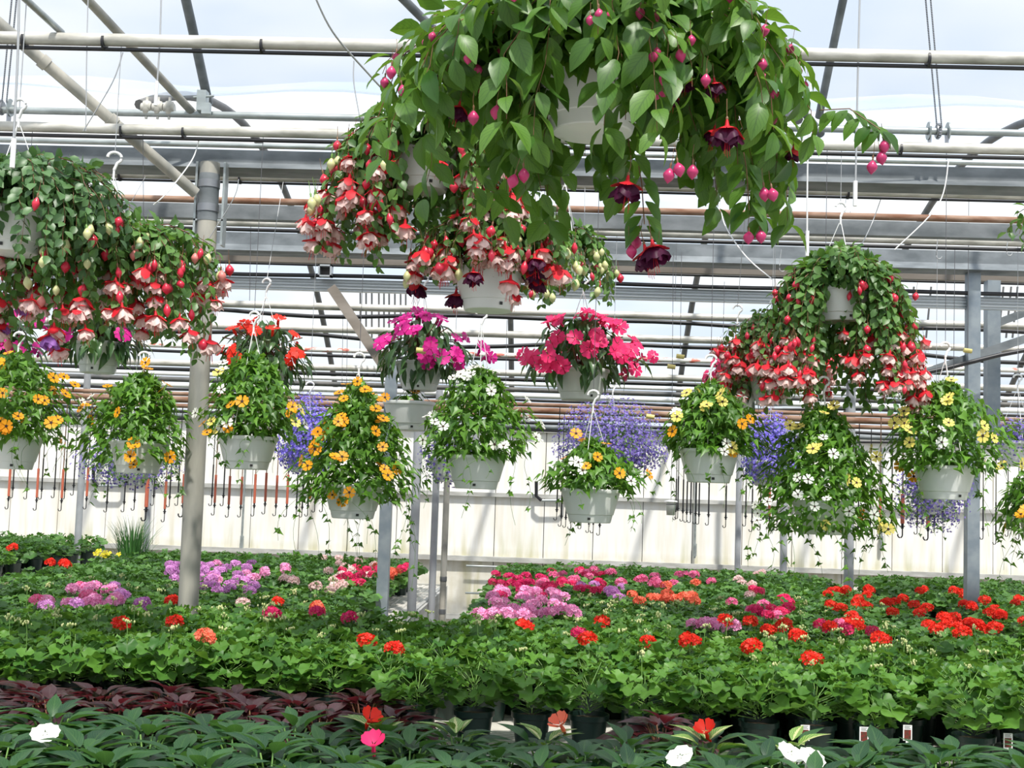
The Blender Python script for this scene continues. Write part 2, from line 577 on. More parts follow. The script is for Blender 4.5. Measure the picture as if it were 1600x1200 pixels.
def ger_leaf(n=18, seed=0, ruffle=0.10):       # round scalloped leaf, stalk joins at the notch
    r = np.random.default_rng(seed)
    v, uv = [(0, 0.42, -0.10)], [(0, 0.4)]
    ph = r.uniform(0, 6)
    for ring, rr in ((0, 0.55), (1, 1.0)):
        for i in range(n):
            a = -PI / 2 + 0.22 + (2 * PI - 0.44) * i / (n - 1)
            sc = 0.5 * rr * (1 + (0.075 * math.cos(8 * (a + PI / 2)) if ring else 0))
            z = (-0.03 + ring * 0.06) + ruffle * ring * math.sin(5 * a + ph) + 0.04 * math.sin(3 * a)
            v.append((sc * math.cos(a), 0.45 + sc * math.sin(a), z))
            uv.append((math.cos(a) * rr, 0.5 + 0.5 * math.sin(a) * rr))
    f = []
    for i in range(n - 1):
        f.append((0, 1 + i, 2 + i))
        f.append((1 + i, 1 + n + i, 2 + n + i, 2 + i))
    return T(v, f, uv)


L_ge = [ger_leaf(25, s, 0.085) for s in range(3)]
L_gf = ger_leaf(10, 5)


def five_petals(b, r, mat, eye=None, cup=0.1, notch=0.16, width=1.0, wavy=0.04, seed=0, eyer=0.21):
    """open five petalled flower facing +z"""
    rr = np.random.default_rng(seed)
    for k in range(5):
        a0 = 2 * PI * k / 5 + rr.uniform(-0.08, 0.08)
        hw = 0.58 * width
        pr = [(0.10, 0.0, 0), (0.55, -hw * 0.75, 0.02), (0.55, 0.0, -0.02), (0.55, hw * 0.75, 0.02),
              (0.92, -hw * 0.80, 0), (1.0, -hw * 0.38, 0.02), (1.0 - notch, 0, -0.02), (1.0, hw * 0.38, 0.02), (0.92, hw * 0.80, 0)]
        v = []
        for rad, an, dz in pr:
            a = a0 + an / max(rad, 0.3) * 0.9 * min(1, rad + 0.15)
            v.append((r * rad * math.cos(a), r * rad * math.sin(a), r * (cup * rad * rad + dz + rr.uniform(-wavy, wavy) * rad + 0.006 * k + wavy * 0.5 * (k % 2))))
        b.raw(v, [(0, 1, 2), (0, 2, 3), (1, 4, 5, 2), (2, 5, 6), (2, 6, 7), (2, 7, 8, 3)], mat)
    if eye is not None:
        v = [(0, 0, r * 0.13)] + [(r * eyer * math.cos(a), r * eyer * math.sin(a), r * 0.09) for a in np.arange(8) * PI / 4]
        b.raw(v, [(0, 1 + i, 1 + (i + 1) % 8) for i in range(8)], eye)


def petal_mesh(name, colr, eye='eye', r=0.026, tube_=True, **kw):
    b = Bag()
    five_petals(b, r, 0, 1 if eye else None, **kw)
    if tube_:
        tube(b, [(0, 0, 0), (0, 0, -r * 0.6), (0, -r * 0.2, -r * 1.2)], [r * 0.14, r * 0.2, r * 0.1], 6, 0 if not eye else 2)
    return b.mesh(name, [colr] + ([eye, 'stem'] if eye else ['stem']))


def fuchsia_flower(name, sepal, skirt, seed=0, full=1.0):
    """hangs from the origin down -z, about 6 cm"""
    b = Bag()
    rr = np.random.default_rng(seed)
    tube(b, [(0, 0, 0.032), (0.002, 0, 0.015), (0, 0, 0)], 0.0007, 4, 3)
    lathe(b, [(0.0005, 0.004), (0.0028, 0.001), (0.002, -0.003)], 6, 3)
    lathe(b, [(0.002, -0.002), (0.0035, -0.010), (0.0055, -0.017)], 8, 0)
    for k in range(4):                          # sepals curling outwards
        a = PI / 2 * k + rr.uniform(-0.2, 0.2)
        c, s_ = math.cos(a), math.sin(a)
        v = []
        lift = rr.uniform(-0.008, 0.010)
        for rad, hw, z in ((0.004, 0.0060, -0.014), (0.014, 0.0125, -0.019), (0.021, 0.0115, -0.026 + lift * 0.6), (0.027, 0.0010, -0.032 + lift)):
            v += [(c * rad - s_ * hw, s_ * rad + c * hw, z), (c * rad, s_ * rad, z + 0.002), (c * rad + s_ * hw, s_ * rad - c * hw, z)]
        f = []
        for i in range(3):
            q = i * 3
            f += [(q, q + 1, q + 4, q + 3), (q + 1, q + 2, q + 5, q + 4)]
        b.raw(v, f, 0)
    for lay in range(2):                        # ruffled skirt
        n = 16
        ph = rr.uniform(0, 6)
        v, f = [], []
        prof = [(0.004, -0.015), (0.011 * full, -0.022), (0.0165 * full - 0.004 * lay, -0.031), (0.0175 * full - 0.006 * lay, -0.040 - 0.003 * lay)]
        for i, (r, z) in enumerate(prof):
            for j in range(n):
                a = 2 * PI * j / n
                w_ = 1 + (0.10 * i) * math.sin(5 * a + ph)
                v.append((r * w_ * math.cos(a), r * w_ * math.sin(a), z + 0.0018 * i * math.sin(4 * a + ph)))
        for i in range(3):
            for j in range(n):
                k = (j + 1) % n
                f.append((i * n + j, i * n + k, (i + 1) * n + k, (i + 1) * n + j))
        b.raw(v, f, 1)
    for k in range(4):
        x, y = rr.uniform(-0.006, 0.006, 2)
        tube(b, [(0, 0, -0.02), (x, y, -0.045), (x * 1.3, y * 1.3, -0.058 - 0.01 * rr.random())], 0.0005, 3, 2)
    return b.mesh(name, [sepal, skirt, sepal, 'redstem'])


def fuchsia_bud(name, m, cap, size=1.0):
    b = Bag()
    tube(b, [(0, 0, 0.035), (0.002, 0, 0.015), (0, 0, 0)], 0.0007, 4, 1)
    lathe(b, [(0.0005, 0.006), (0.0028, 0.002), (0.002, -0.003), (0.0025, -0.008)], 7, 1)
    s_ = size * 1.3
    lathe(b, [(0.0028, -0.007), (0.006 * s_, -0.012), (0.0095 * s_, -0.019), (0.0095 * s_, -0.024), (0.0065 * s_, -0.031), (0.0025 * s_, -0.036), (0.0002, -0.039)], 10, 0)
    return b.mesh(name, [m, cap])


def ger_head(name, colr, seed, r=0.042, nfl=22):
    """domed cluster of small flowers, top at +z, stalk below"""
    b = Bag()
    rr = np.random.default_rng(seed)
    one = Bag()
    five_petals(one, 0.017, 0, None, cup=0.25, notch=0.05, seed=seed)
    t = one.tmpl()
    P, D = [], []
    for k in range(nfl):
        z = 1 - (k + 0.5) / nfl * 1.25
        a = 2.4 * k + rr.uniform(-0.3, 0.3)
        q = math.sqrt(max(0, 1 - z * z))
        d = np.array([q * math.cos(a), q * math.sin(a), z])
        P.append(d * r * rr.uniform(0.72, 0.95) * (1, 1, 0.8))
        D.append(d + rr.normal(0, 0.2, 3))
    D = np.array(D)
    sd = np.cross(D, rr.normal(0, 1, (nfl, 3)))
    R = frames(sd, D)
    b.add(t, R, np.array(P), rr.uniform(0.85, 1.15, nfl), 0)
    tube(b, [(0, 0, -0.10), (0.003, 0, -0.05), (0, 0, 0.0)], 0.0022, 5, 1)
    return b.mesh(name, [colr, 'stem'])


def ger_buds(name, seed):
    b = Bag()
    rr = np.random.default_rng(seed)
    h = 0.11
    tube(b, [(0, 0, -0.06), (0.004, 0, 0.0), (0.008, 0.002, h * 0.7), (0.016, 0.003, h)], 0.0018, 5, 1)
    bead = Bag()
    lathe(bead, [(0.0005, 0.006), (0.0035, 0.003), (0.0035, -0.002), (0.0005, -0.006)], 6, 0)
    t = bead.tmpl()
    P = np.array([0.016, 0.003, h - 0.004]) + rr.normal(0, 1, (14, 3)) * (0.011, 0.011, 0.007)
    b.add(t, None, P, rr.uniform(0.7, 1.3, 14), 0)
    return b.mesh(name, ['bud_green', 'stem'])


FL = {}
for i in range(2):
    FL.setdefault('orange', []).append(petal_mesh('orange_vine_flower', 'orange', seed=i, width=1.12))
    FL.setdefault('yellow', []).append(petal_mesh('yellow_vine_flower', 'yellow', seed=i + 5, width=1.12))
    FL.setdefault('white', []).append(petal_mesh('white_vine_flower', 'white', seed=i + 9, r=0.023))
for nm in ('magenta', 'hotpink', 'scarlet', 'coral'):
    for i in range(4):
        FL.setdefault('imp_' + nm, []).append(petal_mesh('impatiens_' + nm, nm, None, r=0.037, width=1.22, notch=0.17, cup=(-0.35, 0.0, 0.25, -0.15)[i], seed=i + 20, wavy=0.10))
FL['imp_white'] = [petal_mesh('impatiens_white', 'white', None, r=0.037, width=1.5, notch=0.1, cup=0.05, seed=31)]
for nm in ('scarlet', 'coral', 'hotpink'):
    FL['imp_%s_cup' % nm] = [petal_mesh('impatiens_cup_' + nm, nm, None, r=0.034, width=1.3, notch=0.05, cup=0.75, seed=77)]
FL['gold'] = [petal_mesh('gold_daisy', 'gold', None, r=0.03, cup=0.0, seed=3, notch=0.0)]
for i in range(3):
    FL.setdefault('f_redwhite', []).append(fuchsia_flower('fuchsia_red_white', 'red_f', 'pinkwhite', i, 1.15))
FL['f_dark'] = [fuchsia_flower('fuchsia_dark', 'red_f', 'dark_f', 7, 1.3)]
FL['f_lilac'] = [fuchsia_flower('fuchsia_lilac', 'red_f', 'lilac_f', 8)]
FL['bud_red'] = [fuchsia_bud('red_bud', 'fbud', 'redstem'), fuchsia_bud('small_red_bud', 'fbud', 'redstem', 0.7)]
FL['bud_mag'] = [fuchsia_bud('magenta_bud', 'mbud', 'redstem')]
FL['bud_green'] = [fuchsia_bud('pale_bud', 'bud_green', 'stem', 0.85)]
FL['bud_blush'] = [fuchsia_bud('blush_bud', 'bud_pink', 'redstem', 0.9)]
for nm in ('scarlet', 'cherry', 'rose', 'pink', 'orchid', 'palepink', 'coral', 'hotpink'):
    FL['g_' + nm] = [ger_head('head_' + nm, nm, 40 + i + len(nm)) for i in range(2)]
FL['g_buds'] = [ger_buds('bud_cluster', i) for i in range(3)]


# ------------------------------------------------------------------ the hanging pot and hanger
def pot_mesh():
    b = Bag()
    R_, H = 0.150, 0.175
    prof = [(0.0, 0.012), (R_ * 0.66, 0.012), (R_ * 0.68, 0.016), (R_ * 0.735, 0.050), (R_ * 0.765, 0.052), (R_ * 0.775, 0.058),
            (R_ * 0.95, H - 0.020), (R_ * 0.955, H - 0.018), (R_ * 0.99, H - 0.018), (R_ * 1.0, H - 0.012), (R_ * 1.0, H - 0.002), (R_ * 0.985, H), (R_ * 0.94, H), (R_ * 0.92, H - 0.02), (R_ * 0.90, H - 0.03)]
    for (ra, za), (rb, zb) in zip(prof[:-1], prof[1:]):
        lathe(b, [(ra, za), (rb, zb)], 40, 0)
    lathe(b, [(R_ * 0.905, H - 0.028), (0.001, H - 0.022)], 40, 1)
    a0 = -1.35                                  # small square drain slot in the saucer
    for a in (a0, a0 + 2 * PI / 3, a0 + 4 * PI / 3):
        c, s_ = math.cos(a), math.sin(a)
        r1 = R_ * 0.72
        v = [(c * r1 - s_ * t_, s_ * r1 + c * t_, z) for t_, z in ((-0.007, 0.026), (0.007, 0.026), (0.007, 0.038), (-0.007, 0.038))]
        b.raw([np.array(p) + np.array([c * 0.0015 * (1 + 1 * (p[2] > 0.03)), s_ * 0.0015 * (1 + (p[2] > 0.03)), 0]) for p in v], [(0, 1, 2, 3)], 2)
    return b.mesh('hanging_pot', ['pot', 'soil', 'ink'])


POT = pot_mesh()
POT_H = 0.175


def hanger_mesh(h, thin=0.0020):
    b = Bag()
    for k in range(3):
        a = 2 * PI * k / 3 + 0.5
        p0 = np.array([0.146 * math.cos(a), 0.146 * math.sin(a), POT_H - 0.02])
        tube(b, [p0, (0.006 * math.cos(a), 0.006 * math.sin(a), POT_H + h)], thin, 5, 0)
    tube(b, [(0, 0, POT_H + h - 0.008), (0, 0, POT_H + h + 0.035)], 0.005, 6, 0)
    return b.mesh('hanger', ['white_pl'])


def hook_mesh(h):
    b = Bag()
    pts = [(0, 0, POT_H + h + 0.03)]
    for a in np.linspace(-0.35 * PI, 1.0 * PI, 14):
        pts.append((0.027 * math.cos(a) * 1.0, 0, POT_H + h + 0.080 + 0.022 * math.sin(a)))
    b2 = np.array(pts)
    tube(b, b2, 0.0062, 8, 0)
    return b.mesh('hook', ['white_pl'])


HZ = {}


def add_pot(root, h, hook=True, wire_to=None, wmat='wire', wr=0.0018, bend=0.0, dy=0.0):
    """pot, hanger with hook, and the long wire that goes up to the pipe"""
    p = link('pot', POT, root)
    p.rotation_euler.z = random.uniform(-0.35, 0.35)
    if h not in HZ:
        HZ[h] = (hanger_mesh(h), hook_mesh(h))
    hg = link('hanger', HZ[h][0], root, rot=(0, 0, random.uniform(-0.5, 0.5)))
    if hook:
        link('hook', HZ[h][1], hg, rot=(0, 0, 0))
    if wire_to is not None:
        z0 = POT_H + h + 0.098
        z1 = wire_to - root.location.z
        if z1 > z0 + 0.05:
            b = Bag()
            t = np.linspace(0, 1, 8)
            x = bend * np.sin(t * PI)
            tube(b, np.stack([x, dy * t, z0 - 0.006 + (z1 - z0 + 0.006) * t], 1), wr, 5, 0)
            link('wire', b.mesh('wire', [wmat]), root)
    return p


def rand_dirs(n, zlo=-1.0):
    z = rng.uniform(zlo, 1, n)
    a = rng.uniform(0, 2 * PI, n)
    q = np.sqrt(1 - z * z)
    return np.stack([q * np.cos(a), q * np.sin(a), z], 1)


def put_flower(root, kind, p, nrm=None, name='flower', s=1.0, hang=False):
    me = random.choice(FL[kind])
    o = link(name, me, root, loc=p, scale=s)
    if hang:
        o.rotation_euler = (random.uniform(-0.25, 0.25), random.uniform(-0.25, 0.25), random.uniform(0, 6))
    else:
        q = Vector(nrm).to_track_quat('Z', 'Y')
        o.rotation_euler = (q @ Matrix.Rotation(random.uniform(0, 6), 3, 'Z').to_quaternion()).to_euler()
    return o


# ------------------------------------------------------------------ setting: floor, wall, roof film
b = Bag()
box(b, (-13, -3, -0.08), (13, 15.0, 0.0))
tag(link('floor', b.mesh('floor', ['concrete'])), kind='structure')

WY = 14.5
WTOP = 2.28
b = Bag()
pw = 0.555
x = -9.0
while x < 9.6:                                 # sheeting panels, thin dark joint between them
    box(b, (x + 0.004, WY, 0.0), (x + pw - 0.004, WY + 0.03, WTOP))
    x += pw
box(b, (-9.2, WY + 0.031, 0), (9.8, WY + 0.08, WTOP), 1)
tag(link('wall_back', b.mesh('wall_back', ['wall', 'beam_dk'])), kind='structure')
for i, (zc, hh, dd) in enumerate(((0.80, 0.055, 0.07), (1.52, 0.045, 0.05), (0.15, 0.06, 0.05), (2.27, 0.06, 0.06))):
    b = Bag()
    box(b, (-9.1, WY - dd, zc - hh / 2), (9.7, WY - 0.001, zc + hh / 2))
    tag(link('trim_%d' % (i + 1), b.mesh('trim', ['bench_side'])), kind='structure')


def arc(y0, z0, y1, z1, rise, n=24):
    t = np.linspace(0, 1, n)
    return np.stack([y0 + (y1 - y0) * t, z0 + (z1 - z0) * t + rise * 4 * t * (1 - t)], 1)


GUT1, GUT2 = 6.8, 9.35
film_bays = [arc(-3.0, 3.42, 7.06, 3.80, 2.2), arc(7.10, 3.80, WY + 0.05, 2.30, 1.25)]
for i, A in enumerate(film_bays):
    b = Bag()
    xs = np.linspace(-9.1, 9.7, 61)
    v, f = [], []
    for a, xx in enumerate(xs):
        sag = 0.03 * math.sin(xx * 3.4)
        for (yy, zz) in A:
            v.append((xx, yy, zz + sag))
    n = len(A)
    for a in range(len(xs) - 1):
        for c in range(n - 1):
            f.append((a * n + c, (a + 1) * n + c, (a + 1) * n + c + 1, a * n + c + 1))
    b.raw(v, f, 0)
    tag(link('ceiling', b.mesh('ceiling', ['film'])), kind='structure')

# roof hoops (curved tubes below the film)
for px in (-190, 305, 797, 1292, 1790):
    X = on_y(px, 210, GUT1)[0]
    A = arc(-3.0, 3.36, 7.02, 3.72, 2.16, 26)
    b = Bag()
    tube(b, np.stack([np.full(len(A), X), A[:, 0], A[:, 1]], 1), 0.022 if px != 305 else 0.027, 10)
    where = {305: 'rising from the thick grey post', 797: 'vanishing behind the large fuchsia', 1292: 'rising at the right behind white wires'}.get(px, 'beyond the left edge' if px < 0 else 'beyond the right edge')
    tag(link('roof_hoop', b.mesh('roof_hoop', ['post_far' if px < 300 else 'beam'])), 'dark curved roof tube ' + where, 'roof tube')
for i, px in enumerate((-60, 415, 780, 1125, 1480, 1800)):
    X = on_y(px, 470, 10.5)[0]
    A = arc(7.14, 3.74, WY, 2.25, 1.20, 26)
    b = Bag()
    tube(b, np.stack([np.full(len(A), X), A[:, 0], A[:, 1]], 1), 0.03, 8)
    tag(link('roof_hoop', b.mesh('roof_hoop', ['beam_dk'])), 'brownish roof tube over the far bay, number %s from the left' % ('first', 'second', 'third', 'fourth', 'fifth', 'last')[i] if False else 'curved roof tube over the far bay ' + ('beyond the left edge', 'above the red flowered basket', 'above the white lower pot', 'above the pink flowers at centre right', 'beside the square steel post', 'beyond the right edge')[i], 'roof tube')

# ------------------------------------------------------------------ horizontal pipes, hoses and beams
XL, XR = -9.0, 9.6


def zat(py, Y):
    return on_y(1500, py, Y)[2]


def hpipe(name, py, Y, r, mat, label, cat, ties=(), ty='hose', wob=0.0, z=None, seed=0):
    zz = zat(py, Y) if z is None else z
    xs = np.linspace(XL, XR, 60 if wob else 2)
    zs = np.full(len(xs), zz)
    if wob:
        rr = np.random.default_rng(seed)
        zs = zz + wob * (np.sin(xs * rr.uniform(1.1, 1.8) + rr.uniform(0, 6)) * 0.6 + np.sin(xs * rr.uniform(2.5, 3.5) + rr.uniform(0, 6)) * 0.4)
    b = Bag()
    tube(b, np.stack([xs, np.full(len(xs), Y), zs], 1), r, 14)
    o = link(name, b.mesh(name, [mat]))
    tag(o, label, cat)
    for px in ties:
        X = on_y(px, py - 20, Y)[0]
        c = Bag()
        tube(c, [(X - 0.005, Y, zz - 0.012), (X + 0.005, Y, zz - 0.012)], r * 1.28, 12)
        link('cable_tie', c.mesh('cable_tie', ['hose']), o)
    return zz


PZ = {}
PZ[3.4] = hpipe('overhead_pipe', -232, 3.4, 0.026, 'pipe', 'cream overhead pipe that the nearest large fuchsia hangs from', 'pipe')
PZ[4.2] = hpipe('overhead_pipe', -42, 4.2, 0.026, 'pipe', 'cream overhead pipe just above the top of the view', 'pipe')
PZ[5.0] = hpipe('overhead_pipe', 90, 5.0, 0.026, 'pipe', 'topmost thick cream pipe across the upper part of the view', 'pipe', ties=(38, 163, 410, 1450))
hpipe('irrigation_hose', 105, 5.0, 0.008, 'hose', 'black hose tied under the topmost cream pipe', 'hose')
PZ[6.28] = hpipe('overhead_pipe', 232, 6.28, 0.026, 'pipe', 'second thick cream pipe, just below the thin roller shaft', 'pipe', ties=(190, 287, 1407))
hpipe('irrigation_hose', 245, 6.28, 0.010, 'hose', 'black hose tied under the second cream pipe', 'hose')
hpipe('roller_shaft', 206, 6.7, 0.019, 'pipe_gal', 'pale round shaft carrying the chain wheel and the bearings', 'shaft')
hpipe('guide_rod', 254, 6.62, 0.014, 'pipe_gal', 'thin grey rod in front of the first steel beam', 'rod')
PZ[7.2] = hpipe('overhead_pipe', 303.5, 7.2, 0.026, 'pipe', 'third cream pipe, below the first grey steel beam', 'pipe', ties=(187, 375, 1325))
hpipe('irrigation_hose', 313, 7.2, 0.007, 'hose', 'black hose tied under the third cream pipe', 'hose')
hpipe('rusty_pipe', 342, 7.85, 0.021, 'rust', 'brown rusty pipe on top of the smooth steel channel', 'pipe')
hpipe('overhead_pipe', 377, 8.5, 0.027, 'pipe', 'cream pipe between the steel channel and the second gutter beam', 'pipe')
hpipe('irrigation_hose', 388, 8.5, 0.013, 'hose', 'dark hose resting under the cream pipe above the second gutter beam', 'hose')
hpipe('irrigation_hose', 441, 10.1, 0.011, 'hose', 'thin dark line of hose behind the timber beam', 'hose')
hpipe('irrigation_hose', 458, 9.38, 0.015, 'hose', 'black hose lying along the top of the aluminium rail', 'hose', wob=0.006, seed=4)
PZ[10.5] = hpipe('overhead_pipe', 507, 10.5, 0.030, 'pipe', 'cream pipe just below the aluminium rail', 'pipe')
hpipe('irrigation_hose', 518, 10.45, 0.017, 'hose', 'sagging black hose below the aluminium rail', 'hose', wob=0.028, seed=9)
hpipe('overhead_pipe', 543, 10.8, 0.030, 'pipe', 'cream pipe passing behind the pink impatiens', 'pipe')
hpipe('irrigation_hose', 556, 10.75, 0.017, 'hose', 'sagging black hose behind the pink impatiens', 'hose', wob=0.05, seed=12)
hpipe('flaking_pipe', 576, 11.5, 0.022, 'pipe_red', 'white pipe with flaking red paint', 'pipe')
hpipe('irrigation_hose', 584, 11.5, 0.014, 'hose', 'black hose below the pipe with red flakes', 'hose', wob=0.012, seed=3)
hpipe('overhead_pipe', 604, 11.8, 0.030, 'pipe', 'cream pipe in the lower stack, above two others', 'pipe')
hpipe('irrigation_hose', 614, 11.8, 0.018, 'hose', 'dark hose in the lower stack of pipes', 'hose')
hpipe('overhead_pipe', 621, 12.1, 0.020, 'white_pl', 'bright white thin pipe in the lower stack', 'pipe')
hpipe('overhead_pipe', 630, 12.1, 0.024, 'beam_dk', 'dull grey pipe in the lower stack', 'pipe')
hpipe('overhead_pipe', 639, 12.35, 0.026, 'white_pl', 'white pipe right above the rusty pipes', 'pipe')
hpipe('irrigation_hose', 647, 12.35, 0.014, 'hose', 'wavy black hose right above the rusty pipes', 'hose', wob=0.02, seed=14)
RY = (10.15, 10.35, 10.55)
hpipe('rusty_pipe', 653, RY[0], 0.017, 'rust', 'upper of the three brown pipes above the back wall', 'pipe')
hpipe('rusty_pipe', 662, RY[1], 0.026, 'rust', 'thickest of the three brown pipes above the back wall', 'pipe')
hpipe('rusty_pipe', 672, RY[2], 0.018, 'rust', 'lowest of the three brown pipes above the back wall', 'pipe')
hpipe('irrigation_hose', 681, 13.2, 0.018, 'hose', 'black hose between the rusty pipes and the wall top', 'hose', wob=0.02, seed=21)
hpipe('overhead_pipe', 688, 13.4, 0.026, 'beam', 'grey pipe along the top of the back wall', 'pipe')
hpipe('irrigation_hose', 694, 13.4, 0.014, 'hose', 'lowest black hose along the top of the back wall', 'hose', wob=0.015, seed=22)


def hbeam(name, y0, y1, Y, depth, mat, label, cat, lip=True, grooves=0):
    za, zb = zat(y0, Y), zat(y1, Y)
    b = Bag()
    box(b, (XL, Y, zb), (XR, Y + depth, za))
    if lip:                                     # channel: sloped lower lip and top flange
        h = za - zb
        b.raw([(XL, Y, zb + h * 0.42), (XR, Y, zb + h * 0.42), (XR, Y - depth * 0.6, zb + h * 0.05), (XL, Y - depth * 0.6, zb + h * 0.05)], [(0, 1, 2, 3)], 0)
        b.raw([(XL, Y - depth * 0.6, zb + h * 0.05), (XR, Y - depth * 0.6, zb + h * 0.05), (XR, Y, zb), (XL, Y, zb)], [(0, 1, 2, 3)], 0)
    for g in range(grooves):
        z = zb + (za - zb) * (g + 1) / (grooves + 1)
        box(b, (XL, Y - 0.012, z - 0.004), (XR, Y, z + 0.004))
    tag(link(name, b.mesh(name, [mat])), label, cat)
    return zb


B1 = hbeam('gutter_beam', 261, 296, GUT1, 0.12, 'beam', 'first and largest grey steel gutter beam under the roller shaft', 'beam')
hbeam('steel_channel', 348, 371, 8.0, 0.08, 'beam', 'smooth galvanised channel below the rusty pipe', 'beam', lip=False)
B2 = hbeam('gutter_beam', 392, 425, GUT2, 0.12, 'beam', 'second steel gutter beam resting on the square posts', 'beam')
hbeam('timber_beam', 429, 438, 9.95, 0.05, 'brown_beam', 'thin brown weathered beam below the second gutter', 'beam', lip=False)
B3 = hbeam('aluminium_rail', 463, 482, 9.42, 0.05, 'alu', 'silver grooved aluminium rail crossing the middle', 'rail', lip=False, grooves=3)
b = Bag()
P = on_y(510, 425, 9.36)
for s in (0,):
    lo, hi = P + (-0.05, -0.07, -0.045), P + (0.05, -0.0, 0.045)
    box(b, lo, (hi[0], hi[1], lo[2] + 0.012)); box(b, (lo[0], lo[1], hi[2] - 0.012), hi)
    box(b, lo, (lo[0] + 0.012, hi[1], hi[2])); box(b, (hi[0] - 0.012, lo[1], lo[2]), hi)
    box(b, (lo[0], hi[1] - 0.01, lo[2]), hi, 1)
tag(link('rail_bracket', b.mesh('rail_bracket', ['alu', 'ink'])), 'small square open ended box on top of the aluminium rail', 'bracket')

# ------------------------------------------------------------------ posts
def post(px, py, Y, wdt, mat, ztop, label, square=False, lean=0.0, fit=None):
    X = on_y(px, py, Y)[0]
    root = empty('support_post', (X, Y, 0), label, 'post')
    b = Bag()
    if square:
        beam(b, (0, 0, 0), (lean, 0, ztop), wdt, wdt)
    else:
        tube(b, [(0, 0, 0), (lean * 0.5, 0, ztop * 0.5), (lean, 0, ztop)], wdt / 2, 20)
    link('shaft', b.mesh('shaft', [mat]), root)
    c = Bag()
    box(c, (-wdt, -wdt, 0), (wdt, wdt, 0.012))
    link('foot_plate', c.mesh('foot_plate', ['steel']), root)
    if fit:
        for z in fit:
            d = Bag()
            tube(d, [(lean * z / ztop, 0, z - 0.02), (lean * z / ztop, 0, z + 0.02)], wdt * 0.56, 16)
            link('collar', d.mesh('collar', ['steel']), root)
    return root


r_ = post(300, 850, 6.70, 0.105, 'post', zat(296, 6.8) + 0.02, 'thick round grey post in the left foreground', fit=(3.05, 3.18), lean=-0.01)
b = Bag()
tube(b, [(-0.01, 0, 2.98), (-0.01, 0, 3.235)], 0.0545, 20)
link('sleeve', b.mesh('sleeve', ['beam']), r_)
b = Bag()
for s in (-1, 1):
    box(b, (s * 0.075 - 0.006, -0.02, 2.85), (s * 0.075 + 0.006, 0.05, 3.30))
    box(b, (min(s * 0.05, s * 0.08), -0.02, 2.98), (max(s * 0.05, s * 0.08), 0.05, 2.99))
link('bracket', b.mesh('bracket', ['pipe_gal']), r_)
post(1518, 900, GUT2 + 0.05, 0.088, 'post_blue', B2 + 0.02, 'square bluish steel post at the far right', True, lean=0.0)
b = Bag()
P = on_y(1550, 520, 9.9)
beam(b, (P[0], P[1], 2.15), (P[0], P[1], zat(438, 9.9)), 0.098, 0.098)
tag(link('roof_strut', b.mesh('roof_strut', ['post_blue'])), 'square steel strut hanging just right of and behind the square post', 'strut')
post(599, 900, GUT2 - 0.6, 0.078, 'post_blue', 2.45, 'square grey post, leftmost of the four by the aisle', True)
post(645, 900, 9.6, 0.068, 'post_far', 2.45, 'round grey post, second from the left in the aisle cluster')
post(676, 900, 10.6, 0.058, 'post_far', 2.40, 'round grey post, third from the left in the aisle cluster')
post(693, 900, 11.2, 0.055, 'post', 2.3, 'thin downpipe with collars, rightmost of the aisle cluster', fit=(0.30, 0.52, 0.80))
post(1326, 900, 10.8, 0.080, 'post_far', 2.6, 'round grey post in front of the red geraniums')
post(1224, 880, 13.0, 0.072, 'post_far', 2.5, 'round grey post left of the red geraniums near the wall')
post(1153, 850, 14.0, 0.066, 'post_far', 2.3, 'pale post standing against the back wall at centre right')
post(123, 820, 12.0, 0.064, 'post_far', 2.6, 'slim round post at the left, in front of the wall')
post(231, 800, 14.0, 0.066, 'post_far', 2.3, 'pale post behind the tall grass')

# conduits on the wall
for px, y0, y1 in ((388, 560, 860), (1085, 700, 872), (1375, 700, 860)):
    p0, p1 = on_y(px + 4, y0, WY - 0.05), on_y(px, y1, WY - 0.05)
    b = Bag()
    tube(b, [p0, (p0[0], p0[1], p1[2])], 0.012, 8)
    tube(b, [(p0[0], p0[1], p1[2] + 0.16), (p0[0], p0[1], p1[2] + 0.02)], 0.022, 8)
    tag(link('wall_conduit', b.mesh('wall_conduit', ['pipe_gal'])), 'thin upright conduit on the back wall ' + {388: 'right of the thick post', 1085: 'at the centre right', 1375: 'above the red geraniums'}[px], 'conduit')


# diagonal braces
def strut(name, a, bb, r, mat, label, square=False, ties=0):
    b = Bag()
    a, bb = np.array(a), np.array(bb)
    if square:
        beam(b, a, bb, r * 2, r * 2)
    else:
        tube(b, [a, bb], r, 14)
        if ties:
            d = (bb - a) / np.linalg.norm(bb - a)
            for t in (0.33, 0.62):
                c = a + (bb - a) * t
                tube(b, [c - d * 0.02, c + d * 0.02], r * 1.25, 14)
    tag(link(name, b.mesh(name, [mat])), label, 'brace')


strut('diagonal_brace', on_y(-60, -14, 5.9), on_y(306, 302, 6.64), 0.030, 'post', 'thick cream diagonal tube coming from the upper left corner to the post', ties=1)
strut('diagonal_brace', on_y(100, -40, 5.6), on_y(303, 178, 6.72), 0.022, 'post', 'thinner diagonal tube meeting the roof tube above the post')
strut('diagonal_brace', on_y(590, -42, 5.8), on_y(790, 160, 6.75), 0.022, 'beam', 'diagonal tube ending behind the left side of the large fuchsia')
strut('diagonal_brace', on_y(1085, -50, 5.8), on_y(1283, 210, 6.75), 0.022, 'beam', 'diagonal tube ending behind the right side of the large fuchsia')
strut('diagonal_brace', on_y(520, 452, 9.3), on_y(612, 590, 8.85), 0.035, 'brown_beam', 'flat slanting brace above the lone square post', True)
strut('diagonal_brace', on_y(1375, 606, 9.4), on_y(1630, 520, 9.5), 0.030, 'beam', 'long slanting grey brace crossing the square post at the right', True)
